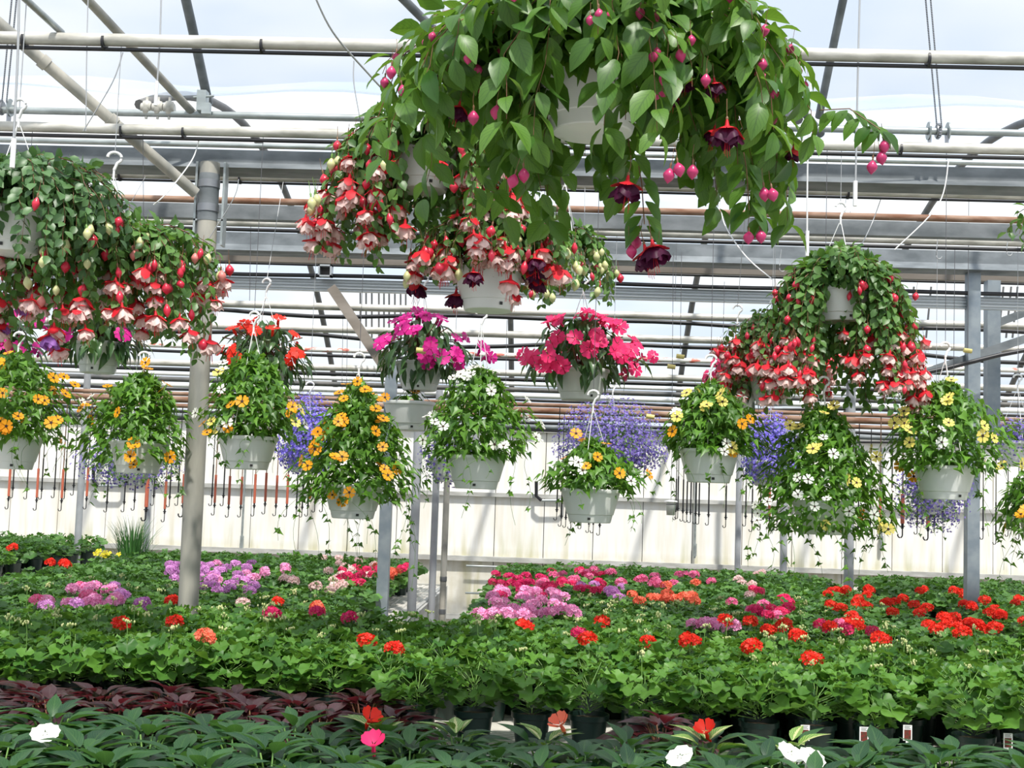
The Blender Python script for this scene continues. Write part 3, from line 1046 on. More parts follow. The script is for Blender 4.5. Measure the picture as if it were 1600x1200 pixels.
strut('diagonal_brace', on_y(1555, 506, 10.0), on_y(1640, 474, 10.0), 0.030, 'beam', 'short slanting grey brace at the right edge', True)
b = Bag()
tube(b, [on_y(1400, 592, 9.2), on_y(1480, 575, 9.2), on_y(1560, 555, 9.2), on_y(1640, 540, 9.2)], 0.016, 8)
tag(link('irrigation_hose', b.mesh('irrigation_hose', ['hose'])), 'black hose slanting up to the right edge', 'hose')

# ------------------------------------------------------------------ shaft fittings and chains
def bearing(px, py, Y):
    p = on_y(px, py, Y)
    root = empty('shaft_bearing', p, 'row of three rounded white bearings clamped on the roller shaft', 'bearing')
    for dx in (-0.062, 0, 0.062):
        b = Bag()
        lathe(b, [(0.001, -0.04), (0.022, -0.035), (0.028, -0.01), (0.028, 0.01), (0.022, 0.035), (0.001, 0.04)], 14)
        tube(b, [(-0.028, 0, 0), (0.028, 0, 0)], 0.026, 14)
        tube(b, [(0, 0, -0.06), (0, 0, 0.06)], 0.008, 8)
        link('clamp', b.mesh('clamp', ['pipe']), root, loc=(dx, 0, 0))


bearing(247, 169, 6.7)


def chain(p, q, label, back=0.025):
    b = Bag()
    n = int(np.linalg.norm(np.array(q) - np.array(p)) / 0.012)
    t = (np.arange(n) + 0.5) / n
    for off in (0, back):
        P_ = np.array(p)[None] * (1 - t[:, None]) + np.array(q)[None] * t[:, None] + (off, 0.0, 0)
        lk = Bag()
        tube(lk, [(0, 0, -0.0055), (0, 0, 0.0055)], 0.0042, 6)
        b.add(lk.tmpl(), None, P_[::1], 1.0)
        tube(b, [P_[0], P_[-1]], 0.0022, 5, 0)
    tag(link('roller_chain', b.mesh('roller_chain', ['steel'])), label, 'chain')


def sprocket(px, py, label):
    p = on_y(px, py, 6.7)
    root = empty('chain_wheel', p, label, 'chain wheel')
    for s in (-1, 1):
        b = Bag()
        tube(b, [(s * 0.05 - 0.004, 0, 0), (s * 0.05 + 0.004, 0, 0)], 0.048, 20)
        link('side_disc', b.mesh('side_disc', ['pipe_gal']), root)
        c = Bag()
        v = [(s * 0.05, -0.02, 0), (s * 0.05, 0.02, 0), (s * 0.04, 0.03, -0.09), (s * 0.04, -0.03, -0.09)]
        box(c, (s * 0.045 - 0.004, -0.022, -0.085), (s * 0.045 + 0.004, 0.022, -0.01))
        link('side_plate', c.mesh('side_plate', ['steel']), root)
    b = Bag()
    tube(b, [(-0.012, 0, 0), (0.012, 0, 0)], 0.034, 24)
    for k in range(18):
        a = k * PI / 9
        c, s_ = math.cos(a) * 0.039, math.sin(a) * 0.039
        box(b, (-0.006, c - 0.003, s_ - 0.003), (0.006, c + 0.003, s_ + 0.003))
    link('wheel', b.mesh('wheel', ['steel']), root)


sprocket(1466, 205, 'toothed chain wheel on the roller shaft at the right')
chain(on_y(1464, 200, 6.66), on_y(1441, -60, 6.2), 'chain running up from the right chain wheel')
sprocket(2, 168, 'toothed chain wheel on the roller shaft at the left edge')
chain(on_y(3, 160, 6.66), on_y(24, -60, 6.2), 'chain running up at the left edge')
chain(on_y(735, 100, 6.6), on_y(731, -60, 6.2), 'chain hanging behind the large fuchsia')
p = on_y(318, 160, 6.66)
b = Bag()
box(b, p + (-0.03, -0.03, -0.05), p + (0.02, 0.03, 0.06))
box(b, p + (0.0, -0.035, -0.07), p + (0.045, 0.0, -0.01))
tube(b, [p + (-0.05, -0.02, 0.02), p + (0.06, -0.02, 0.03)], 0.007, 8)
tag(link('pipe_clamp', b.mesh('pipe_clamp', ['pipe_gal'])), 'bolted clamp where the roof tube meets the roller shaft', 'clamp')

# ------------------------------------------------------------------ loose wires and thin cords
def cord(pts, r, mat, label, cat='wire', end=None, name='hanging_wire'):
    P_ = np.array([on_y(*p) for p in pts])
    n = len(P_)
    if n > 2:                                   # smooth curve through the points
        t = np.linspace(0, n - 1, (n - 1) * 8 + 1)
        out = []
        for s in t:
            i = min(int(s), n - 2)
            f = s - i
            p0, p1, p2, p3 = P_[max(i - 1, 0)], P_[i], P_[i + 1], P_[min(i + 2, n - 1)]
            out.append(0.5 * ((2 * p1) + (-p0 + p2) * f + (2 * p0 - 5 * p1 + 4 * p2 - p3) * f * f + (-p0 + 3 * p1 - 3 * p2 + p3) * f ** 3))
        P_ = np.array(out)
    b = Bag()
    tube(b, P_, r, 6)
    o = link(name, b.mesh(name, [mat]))
    tag(o, label, cat)
    if end == 'hook':
        c = Bag()
        e = P_[-1]
        tube(c, [e + (0, 0, 0.10), e], r * 2.2, 8)
        link('sleeve', c.mesh('sleeve', ['white_pl']), o)
    return o


cord([(253, -60, 5.0), (250, 60, 5.0), (243, 165, 5.0)], 0.0035, 'wire', 'white cord ending in a sleeve in front of the bearings', end='hook')
cord([(139, -40, 5.0), (136, 60, 5.0), (134, 205, 5.0)], 0.0022, 'wire', 'thin grey cord hanging at the upper left')
cord([(30, -60, 4.2), (28, 80, 4.2), (19, 262, 4.2)], 0.0042, 'wire', 'white cord hanging near the left edge', end='hook')
cord([(192, 82, 5.0), (175, 130, 5.0), (130, 205, 5.0)], 0.0024, 'wire', 'curved cord from the top pipe towards the left fuchsia')
cord([(486, -20, 3.9), (520, 50, 4.0), (580, 120, 4.2), (636, 180, 4.4)], 0.0034, 'wire', 'long curved white cord at the upper centre left')
cord([(553, 95, 5.0), (553, 130, 5.0), (563, 188, 5.0)], 0.0026, 'wire', 'short curved cord below the top pipe')
cord([(697, -30, 4.2), (684, 80, 4.2), (655, 205, 4.2)], 0.0036, 'wire', 'white cord ending above the middle fuchsia', end='hook')
cord([(1146, -20, 3.4), (1079, 60, 3.4)], 0.0032, 'white_pl', 'short white cord slanting above the large fuchsia')
cord([(1345, -60, 5.0), (1341, 90, 5.0), (1336, 322, 5.0)], 0.0040, 'wire', 'long grey cord with a thick end at the right', end='hook')
cord([(1267, 120, 5.0), (1262, 250, 5.0), (1261, 400, 5.0)], 0.0034, 'white_pl', 'white cord left of the long grey cord', end='hook')
cord([(1482, 252, 6.28), (1466, 320, 6.28), (1398, 390, 6.28)], 0.0034, 'white_pl', 'curved white cord reaching down to the right fuchsia')
cord([(1126, 310, 7.2), (1132, 350, 7.1), (1165, 400, 6.8), (1206, 436, 6.6)], 0.0036, 'white_pl', 'curved white cord reaching the fuchsia at right centre')
cord([(373, 280, 6.28), (365, 310, 6.28), (325, 375, 6.28)], 0.0024, 'wire', 'short slanting cord right of the thick post')
cord([(312, 214, 6.28), (300, 250, 6.28), (262, 300, 6.0), (240, 320, 6.0)], 0.0032, 'white_pl', 'curved white cord crossing the diagonal tube')
cord([(1376, 312, 7.2), (1362, 350, 7.2), (1345, 385, 7.0)], 0.0028, 'wire', 'short cord above the right fuchsia')
for k, (x, ya, yb, Y, lab) in enumerate((
        (1050, 395, 640, 8.5, 'left of two dark cords with yellow weights'), (1063, 395, 550, 8.5, 'right of two dark cords with yellow weights'),
        (1512, 300, 545, 8.5, 'dark cord beside the square post'), (1490, 385, 590, 8.5, 'dark cord left of the square post'),
        (534, 485, 640, 10.5, 'dark cord in the gap above the blue lobelia'), (541, 485, 650, 10.5, 'dark cord close beside it above the blue lobelia'),
        (390, 345, 470, 8.5, 'dark cord between left fuchsia and rail'), (947, 600, 770, 8.5, 'dark cord behind the white hook'),
        (1055, 380, 470, 9.3, 'short dark cord over the aluminium rail'), (790, 500, 620, 9.4, 'dark cord between the two pink baskets'),
        (1420, 510, 600, 9.4, 'dark cord right of the large right fuchsia'), (1130, 440, 520, 9.3, 'bent dark cord above the pink flowers at right'),
        (1590, 510, 680, 10.5, 'dark cord at the right edge above the rusty pipes'))):
    cord([(x + 2, ya, Y), (x, yb, Y)], 0.0020, 'darkwire', lab, 'cord', name='thin_cord')
for k, (x, y, Y, lab) in enumerate((
        (1063, 557, 8.5, 'upper yellow foam weight between the right baskets'), (1049, 573, 8.5, 'lower yellow foam weight between the right baskets'),
        (1512, 548, 8.5, 'yellow foam weight beside the square post'), (658, 548, 6.9, 'yellow foam weight in the magenta impatiens'),
        (853, 549, 6.9, 'yellow foam weight in the pink impatiens'), (1016, 651, 8.2, 'pale foam weight in front of the dim lobelia'))):
    p = on_y(x, y, Y)
    b = Bag()
    tube(b, [p + (-0.026, 0, 0.003), p + (0.026, 0, -0.003)], 0.015, 12)
    tag(link('foam_weight', b.mesh('foam_weight', ['cork'])), lab, 'weight')
# open wire hooks waiting on the pipes
for k, (x, y, Y) in enumerate(((1137, 365, 8.4), (1463, 400, 8.4), (1573, 395, 8.4), (1218, 420, 8.4), (1320, 330, 8.4))):
    p = on_y(x, y, Y)
    b = Bag()
    hh = 0.10 + 0.03 * (k % 2)
    pts = [p + (0.01, 0, hh), p + (0, 0, 0.03)] + [p + (0.018 - 0.018 * math.cos(a) * 1.0 - 0.0, 0, -0.018 * math.sin(a)) for a in np.linspace(0, PI, 7)]
    tube(b, pts, 0.0028, 6)
    tag(link('wire_hook', b.mesh('wire_hook', ['wire'])), 'empty grey wire hook under the cream pipe ' + ('below the large fuchsia', 'left of the square post', 'at the right edge', 'left of the white cords', 'right of the white cords')[k], 'hook')
# thin upright rods in the open vent behind the rail
for g, xs in (('left', (563, 572, 581, 592, 600, 608, 617, 626, 634)), ('right', (1455, 1580, 1568, 1590, 1428))):
    for x in xs:
        a_, b_ = on_y(x, 448, 11.6), on_y(x + (0 if g == 'left' else -8), 528, 11.6)
        b = Bag()
        tube(b, [a_, (b_[0], 11.6, b_[2])], 0.009, 6)
        tag(link('vent_rod', b.mesh('vent_rod', ['beam_dk'])), 'thin upright rod behind the aluminium rail, %s group' % g, 'rod', 'vent rods in the %s group' % g)

# ------------------------------------------------------------------ benches
BZ = 0.64


def bench(name_label, x0, x1, y0, y1, ribs='x', wall_h=0.09, skirt=None, BZ=0.64):
    cx, cy = (x0 + x1) / 2, (y0 + y1) / 2
    root = empty('plant_bench', (cx, cy, 0), name_label, 'bench')
    b = Bag()
    box(b, (x0 - cx, y0 - cy, BZ - 0.03), (x1 - cx, y1 - cy, BZ - 0.006))
    if ribs == 'x':
        y = y0
        while y < y1 - 0.03:
            box(b, (x0 - cx, y - cy, BZ - 0.008), (x1 - cx, y - cy + 0.018, BZ))
            y += 0.036
    else:
        x = x0
        while x < x1 - 0.03:
            box(b, (x - cx, y0 - cy, BZ - 0.008), (x - cx + 0.03, y1 - cy, BZ))
            x += 0.06
    link('bench_top', b.mesh('bench_top', ['bench']), root)
    for (a, c, d, e) in ((x0, x0 + 0.03, y0, y1), (x1 - 0.03, x1, y0, y1), (x0, x1, y0, y0 + 0.03), (x0, x1, y1 - 0.03, y1)):
        b = Bag()
        box(b, (a - cx, c * 0 + d - cy, BZ - wall_h), (c - cx, e - cy, BZ + 0.012))
        link('edge_board', b.mesh('edge_board', ['bench_side']), root)
    nx = max(2, int((x1 - x0) / 1.6) + 1)
    for xx in np.linspace(x0 + 0.08, x1 - 0.08, nx):
        for yy in (y0 + 0.1, y1 - 0.1):
            b = Bag()
            beam(b, (xx - cx, yy - cy, 0), (xx - cx, yy - cy, BZ - 0.03), 0.04, 0.04)
            link('leg', b.mesh('leg', ['steel']), root)
    if skirt:
        b = Bag()
        box(b, (x1 - cx + 0.0, y0 - cy, 0.02), (x1 - cx + 0.02, y1 - cy, BZ))
        link('side_panel', b.mesh('side_panel', ['bench_side']), root)


bench('long ribbed front bench carrying the nearest plants', -4.6, 4.9, 3.2, 6.55)
AX0 = on_z(600, 1000, BZ)[0]                      # aisle edges
AX1 = on_z(745, 968, BZ)[0]
LX = on_z(100, 902, 0.74)[0]
RX = on_z(1330, 950, BZ)[0]
bench('back bench left of the aisle under pink geraniums', LX + 0.12, AX0, 6.95, 12.5, 'y', skirt=True)
bench('back bench right of the aisle under bright pink geraniums', AX1, RX - 0.12, 6.95, 12.5, 'y')
bench('back bench at the far right under red geraniums', RX + 0.12, 6.4, 6.95, 12.5, 'y')
bench('back bench at the far left beside the tall grass', -8.2, LX, 8.9, 12.7, 'y', BZ=0.74)

# white low cabinet and pipe stub seen in the aisle
p = on_y(700, 700, 13.6)
b = Bag()
for z in (0.42, 0.72):
    tube(b, [on_y(735, 700, 14.4) * (1, 1, 0) + (0, 0, z), on_y(790, 700, 14.4) * (1, 1, 0) + (0, 0, z)], 0.012, 8)
tag(link('wall_rail', b.mesh('wall_rail', ['pipe_gal'])), 'pair of short thin rails low on the back wall by the aisle', 'rail')
for (x, y, lab) in ((168, 757, 'bent grey water pipe with elbows on the back wall at the left'), (860, 780, 'bent pipe stub with black elbow behind the middle vine basket')):
    b = Bag()
    Y = WY - 0.12
    e0, e1 = on_y(x - 22, y - 28, Y), on_y(x - 22, y - 5, Y)
    e2, e3 = on_y(x - 14, y + 2, Y), on_y(x + 18, y + 2, Y)
    e4, e5 = on_y(x + 24, y - 4, Y), on_y(x + 25, y - 26, Y)
    root = empty('water_pipe', e3, lab, 'pipe')
    o = np.array(e3)
    tube(b, [e0 - o, e1 - o, e2 - o], 0.020, 10)
    link('elbow', b.mesh('elbow', ['hose']), root)
    b = Bag()
    tube(b, [e2 - o, e3 - o], 0.017, 10)
    link('pipe_section', b.mesh('pipe_section', ['pipe_gal']), root)
    b = Bag()
    tube(b, [e3 - o, e4 - o, e5 - o], 0.020, 10)
    link('elbow', b.mesh('elbow', ['hose']), root)

# small white cup by the hooks
p = on_y(1048, 805, RY[0] - 0.03)
root = empty('white_cup', p, 'small white plastic cup hanging among the black hooks', 'cup')
b = Bag()
lathe(b, [(0.001, 0), (0.033, 0), (0.038, 0.10), (0.04, 0.105)], 20)
lathe(b, [(0.0375, 0.082), (0.0385, 0.088)], 20, 1)
link('body', b.mesh('body', ['white_pl', 'beam_dk']), root)
b = Bag()
lathe(b, [(0.052, 0.104), (0.05, 0.112), (0.02, 0.118), (0.001, 0.120)], 20)
link('lid', b.mesh('lid', ['white_pl']), root)
b = Bag()
tube(b, [(0, 0, 0.118), (0, 0.03, zat(653, RY[0]) - p[2])], 0.002, 6)
link('string', b.mesh('string', ['darkwire']), root)

# ------------------------------------------------------------------ drop tubes with hooks over the aisle
def dropper_meshes(orange, s):
    a = Bag()
    tube(a, [(0, 0, 0), (0, 0, 1)], 0.0038 * s if not orange else 0.0045 * s, 6)
    k = Bag()
    tube(k, [(0, 0, 0.03), (0, 0, -0.20)], 0.0105 * s if orange else 0.006 * s, 8)
    h = Bag()
    tube(h, [(0, 0, 0.04), (0, 0, 0.0)], [0.007 * s, 0.007 * s], 8)
    tube(h, [(0, 0, 0.022), (0, 0, 0.014)], 0.013 * s, 8)
    tube(h, [(0, 0, 0.0), (0, 0, -0.03), ] + [(0.012 * s * (1 - math.cos(q)) * -1 + 0.0, 0, -0.03 - 0.014 * math.sin(q) * s - 0.02) for q in np.linspace(0, PI * 1.1, 7)], 0.0036 * s, 6)
    return a.mesh('rod', ['rust' if orange else 'hose']), k.mesh('sleeve', ['tube_or' if orange else 'hose']), h.mesh('hook', ['hose'])


DM = {(o, s): dropper_meshes(o, s) for o in (True, False) for s in (1.0, 1.5)}
drops = [(13, 795, 1, 1), (20, 778, 0, 1), (42, 780, 0, 1), (57, 797, 1, 1), (65, 780, 0, 1), (85, 778, 0, 1), (96, 798, 1, 1), (101, 780, 0, 1),
         (115, 774, 0, 1), (135, 795, 1, 1), (167, 800, 0, 1), (194, 800, 0, 1), (210, 797, 0, 1), (228, 812, 1, 1.5), (240, 790, 0, 1), (257, 815, 1, 1),
         (265, 792, 0, 1), (278, 790, 0, 1), (286, 806, 1, 1.5), (331, 790, 0, 1), (335, 805, 1, 1), (349, 790, 0, 1), (357, 808, 1, 1), (376, 808, 1, 1),
         (397, 806, 1, 1), (414, 803, 1, 1), (431, 806, 1, 1), (448, 807, 1, 1), (463, 808, 0, 1), (472, 808, 0, 1), (481, 806, 0, 1), (492, 800, 0, 1), (504, 800, 0, 1),
         (870, 812, 0, 1), (877, 822, 0, 1), (884, 824, 0, 1), (892, 826, 0, 1), (908, 826, 0, 1), (920, 832, 0, 1), (927, 832, 0, 1), (937, 836, 0, 1),
         (1056, 812, 0, 1), (1059, 810, 0, 1), (1067, 814, 0, 1), (1073, 816, 0, 1), (1079, 816, 0, 1), (1087, 818, 0, 1), (1092, 819, 0, 1), (1107, 820, 0, 1), (1134, 824, 0, 1),
         (1165, 822, 0, 1), (1175, 830, 0, 1), (1188, 828, 0, 1), (1202, 826, 1, 1), (1214, 828, 0, 1),
         (1341, 838, 0, 1), (1360, 832, 0, 1), (1375, 838, 1, 1), (1393, 832, 0, 1), (1410, 838, 1, 1.5), (1433, 834, 0, 1), (1450, 842, 1, 1.5), (1460, 832, 0, 1),
         (1536, 842, 0, 1), (1556, 850, 0, 1), (1575, 838, 0, 1), (1592, 842, 0, 1)]
for i, (x, y, o, s) in enumerate(drops):
    Y = RY[i % 3] if s == 1 else RY[0] - 0.02
    p = on_y(x, y - 12, Y)
    side = 'at the left' if x < 290 else ('right of the thick post' if x < 520 else ('behind the middle vine basket' if x < 950 else ('at the centre right' if x < 1300 else 'at the right')))
    root = empty('drop_tube', p, ('thin black tube with a hook, one of the row %s' if not o else ('orange sleeved tube with a black hook, one of the row %s' if s == 1 else 'thick orange sleeved tube with a black hook %s')) % side, 'hanging tube', 'hooked hanging tubes ' + side)
    a, k, h = DM[(bool(o), float(s))]
    L = zat({0: 653, 1: 662, 2: 672}[i % 3] if s == 1 else 653, Y) - p[2]
    link('rod', a, root, scale=(1, 1, L))
    link('sleeve', k, root, loc=(0, 0, 0.24))
    link('hook', h, root)

# ------------------------------------------------------------------ hanging baskets
def mats_index(names):
    return {n: i for i, n in enumerate(names)}


def add_leaves(b, t, P, D, Nn, S, mat=0):
    b.add(t, frames(np.asarray(D, float), np.asarray(Nn, float)), P, S, mat)


def leaf_thick(n):
    return rng.uniform(0.7, 1.2, n)


def fuchsia(label, px, py, Y, pipeY, RL, RR, top, bot, leafmatn, leaf=0.045, tmpl=L_fs, nst=60, flowers=(), potw=0.30, hang_h=0.33, open_=False,
            fill=220, spacing=0.62, red=0.4, wire=True, droop=(0.35, 1.0), sy=0.85, fs=1.55):
    """px,py: middle of the pot rim; RL,RR,top,bot: reach of the foliage left, right, above and below the rim, in metres"""
    sc = potw / 0.30
    p = on_y(px, py, Y)
    root = empty('fuchsia_basket', (p[0], p[1], p[2] - POT_H), label, 'hanging basket')
    add_pot(root, hang_h, wire_to=PZ[pipeY] if wire else None, dy=pipeY - p[1])
    if sc != 1.0:
        for c in root.children:
            if c.name.startswith('pot'):
                c.scale = (sc, sc, 1)
    z0 = POT_H
    bag = Bag()
    ends = []
    for k in range(nst):
        a = 2 * PI * (k + rng.uniform(-0.4, 0.4)) / nst * 1.0 + rng.uniform(-0.2, 0.2)
        a = a * 1.0
        Rx = RR if math.cos(a) > 0 else RL
        Rr = np.array([math.cos(a) * Rx, math.sin(a) * (RL + RR) / 2 * sy])
        q = rng.uniform(0.22, 1.0) if k % 3 else rng.uniform(0.75, 1.0)
        out = Rr * q
        dz = rng.uniform(*droop)
        bare = False
        if open_ and math.sin(a) < 0 and (-0.11 if open_ == 2 else -0.13) < out[0] < (0.0 if open_ == 2 else 0.13) and rng.random() < 0.85:
            dz = min(dz, -0.15 * rng.random())
            bare = True
        T_ = top * rng.uniform(0.75, 1.25) * (1.0 - 0.25 * q)
        P0 = np.array([out[0] * 0.08, out[1] * 0.08, z0 - 0.03])
        P1 = np.array([out[0] * 0.30, out[1] * 0.30, z0 + T_ * 1.3])
        P2 = np.array([out[0] * 0.95, out[1] * 0.95, z0 + T_ * 0.9])
        P3 = np.array([out[0], out[1], z0 - bot * dz * (0.55 + 0.45 * q)])
        n = 14
        t = np.linspace(0, 1, n)[:, None]
        C = (1 - t) ** 3 * P0 + 3 * (1 - t) ** 2 * t * P1 + 3 * (1 - t) * t * t * P2 + t ** 3 * P3
        C[1:, :2] += rng.normal(0, 0.006, (n - 1, 2))
        tube(bag, C, np.linspace(0.0028, 0.0010, n), 4, 1, cap=False)
        seg = np.linalg.norm(np.diff(C, axis=0), axis=1)
        L = np.concatenate([[0], np.cumsum(seg)])
        m = max(3, int(L[-1] / (leaf * spacing)))
        s_ = np.linspace(0.12 * L[-1], L[-1], m)
        Q = np.stack([np.interp(s_, L, C[:, i]) for i in range(3)], 1)
        dd = np.gradient(Q, axis=0)
        dd /= np.linalg.norm(dd, axis=1)[:, None] + 1e-9
        side = np.cross(dd, [0, 0, 1.0])
        side /= np.linalg.norm(side, axis=1)[:, None] + 1e-9
        upv = np.cross(side, dd)
        ang = (np.arange(m) % 2) * PI / 2 + rng.uniform(-0.4, 0.4, m)
        for sg in (-1, 1):
            lat = side * np.cos(ang)[:, None] * sg + upv * np.sin(ang)[:, None] * sg
            D = lat * 0.9 + dd * 0.55 + np.array([0, 0, -0.35]) + rng.normal(0, 0.22, (m, 3))
            outw = np.concatenate([Q[:, :2] / (np.linalg.norm(Q[:, :2], axis=1)[:, None] + 1e-6), np.zeros((m, 1))], 1)
            Nn = outw * 0.7 + np.array([0, 0, 0.9]) + rng.normal(0, 0.25, (m, 3))
            S = leaf * rng.uniform(0.8, 1.25, m) * np.linspace(1.1, 0.72, m)
            add_leaves(bag, tmpl, Q, D, Nn, S, 0)
        if not bare:
            ends.append((C, q, a))
    if fill:                                    # leafy heart of the plant
        d = rand_dirs(fill, -0.2)
        P_ = np.zeros((fill, 3))
        P_[:, 0] = d[:, 0] * np.where(d[:, 0] > 0, RR, RL) * rng.uniform(0.2, 0.55, fill)
        P_[:, 1] = d[:, 1] * (RR + RL) / 2 * sy * rng.uniform(0.2, 0.55, fill)
        P_[:, 2] = z0 + d[:, 2] * top * rng.uniform(0.3, 0.85, fill)
        add_leaves(bag, tmpl, P_, d * (1, 1, 0.3) + (0, 0, -0.25) + rng.normal(0, 0.3, (fill, 3)), d + (0, 0, 0.7), leaf * leaf_thick(fill), 0)
    link('foliage', bag.mesh('foliage', [leafmatn, 'redstem']), root)
    ends_w = ends
    for kind, num, lo, hi in flowers:
        nm = 'bud' if kind.startswith('bud') else 'flower'
        for i in range(num):
            for _ in range(12):                 # most of the bloom hangs on the outer, sunny side
                C, q, a = ends_w[rng.integers(len(ends_w))]
                if math.sin(a) < 0.25 and (q > 0.5 or nm == 'flower'):
                    break
            tt = rng.uniform(lo, hi)
            pt = C[int(tt * (len(C) - 1))] + rng.normal(0, 0.020, 3)
            pt[2] -= 0.045 + (rng.uniform(0, 0.10) if nm == 'flower' else 0.0)
            rad = math.hypot(pt[0], pt[1]) + 1e-6
            pt[:2] *= (rad + 0.035) / rad
            put_flower(root, kind, pt, name=nm, s=fs * (rng.uniform(0.85, 1.15) if nm == 'flower' else rng.uniform(0.8, 1.05)), hang=True)
    return root


big = fuchsia('largest nearest fuchsia at the top with big bright leaves and few dark purple flowers', 928, 62 + 55, 3.4, 3.4, 0.60, 0.64, 0.22, 0.30, 'fuchsia_big',
        leaf=0.115, tmpl=L_fu, nst=130, fill=300, spacing=0.50, fs=1.0, flowers=(('bud_mag', 60, 0.6, 1.0), ('f_dark', 8, 0.8, 1.0)), potw=0.32, droop=(-0.3, 1.25), open_=2)
fuchsia('fuchsia with red and white flowers hanging at the left behind the largest one', 662, 236, 5.0, 5.0, 0.42, 0.48, 0.20, 0.50, 'fuchsia',
        leaf=0.058, nst=120, fs=1.6, flowers=(('f_redwhite', 96, 0.80, 1.0), ('bud_red', 90, 0.6, 1.0), ('bud_green', 14, 0.8, 1.0)), potw=0.29, open_=True, droop=(0.3, 1.0))
fuchsia('fuchsia whose white pot shows clearest, bottom centre, above the magenta impatiens', 765, 422, 5.0, 5.0, 0.33, 0.38, 0.26, 0.02, 'fuchsia',
        leaf=0.055, nst=60, fs=1.6, flowers=(('f_redwhite', 56, 0.3, 0.9), ('f_dark', 8, 0.8, 1.0), ('bud_red', 26, 0.65, 1.0), ('bud_green', 12, 0.8, 1.0)), potw=0.285, hang_h=0.36, fill=120, droop=(-2.5, 1.0))
fuchsia('small leafy fuchsia with pale buds between the two pink impatiens', 880, 395, 6.28, 6.28, 0.16, 0.26, 0.18, 0.26, 'fuchsia',
        leaf=0.055, nst=34, flowers=(('bud_green', 22, 0.7, 1.0), ('bud_red', 10, 0.7, 1.0)), potw=0.22, hang_h=0.34, fill=60)
fuchsia('bushy grey green fuchsia at the upper left edge, white pot half hidden', 20, 330, 4.7, 5.0, 0.42, 0.50, 0.24, 0.26, 'fuchsia_cool',
        leaf=0.055, nst=110, flowers=(('bud_green', 16, 0.8, 1.0), ('bud_red', 20, 0.8, 1.0)), fill=300, open_=True, droop=(0.0, 1.0), wire=False)
fuchsia('trailing fuchsia with pale buds and red and white flowers left of the thick post', 170, 404, 5.0, 5.0, 0.42, 0.46, 0.20, 0.42, 'fuchsia',
        leaf=0.056, nst=105, flowers=(('f_redwhite', 60, 0.85, 1.0), ('bud_red', 40, 0.7, 1.0), ('bud_blush', 12, 0.6, 0.95), ('bud_green', 18, 0.6, 1.0), ('f_lilac', 4, 0.9, 1.0)),
        fill=260, potw=0.26, droop=(0.1, 1.0))
fuchsia('round fuchsia at the right dripping with red and white flowers', 1312, 452, 6.28, 6.28, 0.40, 0.40, 0.22, 0.64, 'fuchsia',
        leaf=0.056, nst=130, flowers=(('f_redwhite', 98, 0.88, 1.0), ('bud_red', 50, 0.45, 1.0), ('bud_red', 46, 0.85, 1.0)), fill=320, droop=(0.5, 1.0), open_=True)
fuchsia('fuchsia just left of the round one, lower and partly behind it', 1208, 588, 7.2, 7.2, 0.32, 0.34, 0.42, 0.12, 'fuchsia',
        leaf=0.055, nst=70, flowers=(('f_redwhite', 80, 0.65, 1.0), ('bud_red', 60, 0.6, 1.0)), fill=180, potw=0.27, droop=(-1.5, 1.0))
fuchsia('leafy branch of a fuchsia entering at the right edge', 1690, 330, 5.0, 5.0, 0.27, 0.27, 0.10, 0.18, 'fuchsia', leaf=0.055, nst=30, fill=80,
        flowers=(('bud_red', 4, 0.8, 1.0),))
for kind, x, y, Y in (('f_dark', 1006, 380, 3.25), ('f_dark', 1018, 372, 3.2), ('bud_mag', 985, 378, 3.25), ('bud_mag', 1030, 385, 3.25), ('bud_mag', 998, 365, 3.3),
                      ('f_dark', 982, 272, 3.1), ('f_dark', 1136, 185, 3.0), ('bud_mag', 1048, 258, 3.0), ('bud_mag', 1058, 250, 3.0), ('bud_mag', 1083, 252, 3.05),
                      ('bud_mag', 1170, 358, 3.3), ('bud_mag', 1188, 355, 3.3), ('bud_mag', 1193, 288, 3.2), ('bud_mag', 1205, 290, 3.2), ('bud_mag', 1375, 232, 3.3), ('bud_mag', 1364, 246, 3.3),
                      ('bud_mag', 1380, 215, 3.3), ('bud_mag', 818, 258, 3.1), ('bud_mag', 806, 268, 3.1), ('bud_mag', 740, 168, 3.1), ('bud_mag', 777, 160, 3.1)):
    q_ = on_y(x, y, Y) - np.array(big.location)
    sc_ = 1.5 if kind == 'f_dark' else 1.15
    put_flower(big, kind, q_, name='flower' if kind == 'f_dark' else 'bud', s=sc_, hang=True)
    if y > 350 or x > 1300:                     # a thin shoot carries the blooms that hang out of the bush
        if x in (1006, 1170, 1375):
            b = Bag()
            e_ = on_y(x - (8 if x < 1300 else 95), y - (120 if x < 1300 else 60), 3.35) - np.array(big.location)
            up_ = q_ + (0, 0, 0.05)
            mid = (e_ + up_) / 2 + (0, 0, 0.03)
            tube(b, [e_, mid, up_], 0.0016, 4, 1)
            for t_ in (0.3, 0.5, 0.7, 0.88, 1.0):
                c_ = e_ * (1 - t_) + up_ * t_ + np.array([0, 0, 0.03 * (1 - abs(2 * t_ - 1))])
                for sg in (-1, 1):
                    add_leaves(b, L_fu, c_[None], [[sg * 0.8, -0.3, -0.7]], [[0.3 * sg, -0.7, 0.6]], [0.075], 0)
            link('shoot', b.mesh('shoot', ['fuchsia_big', 'redstem']), big)
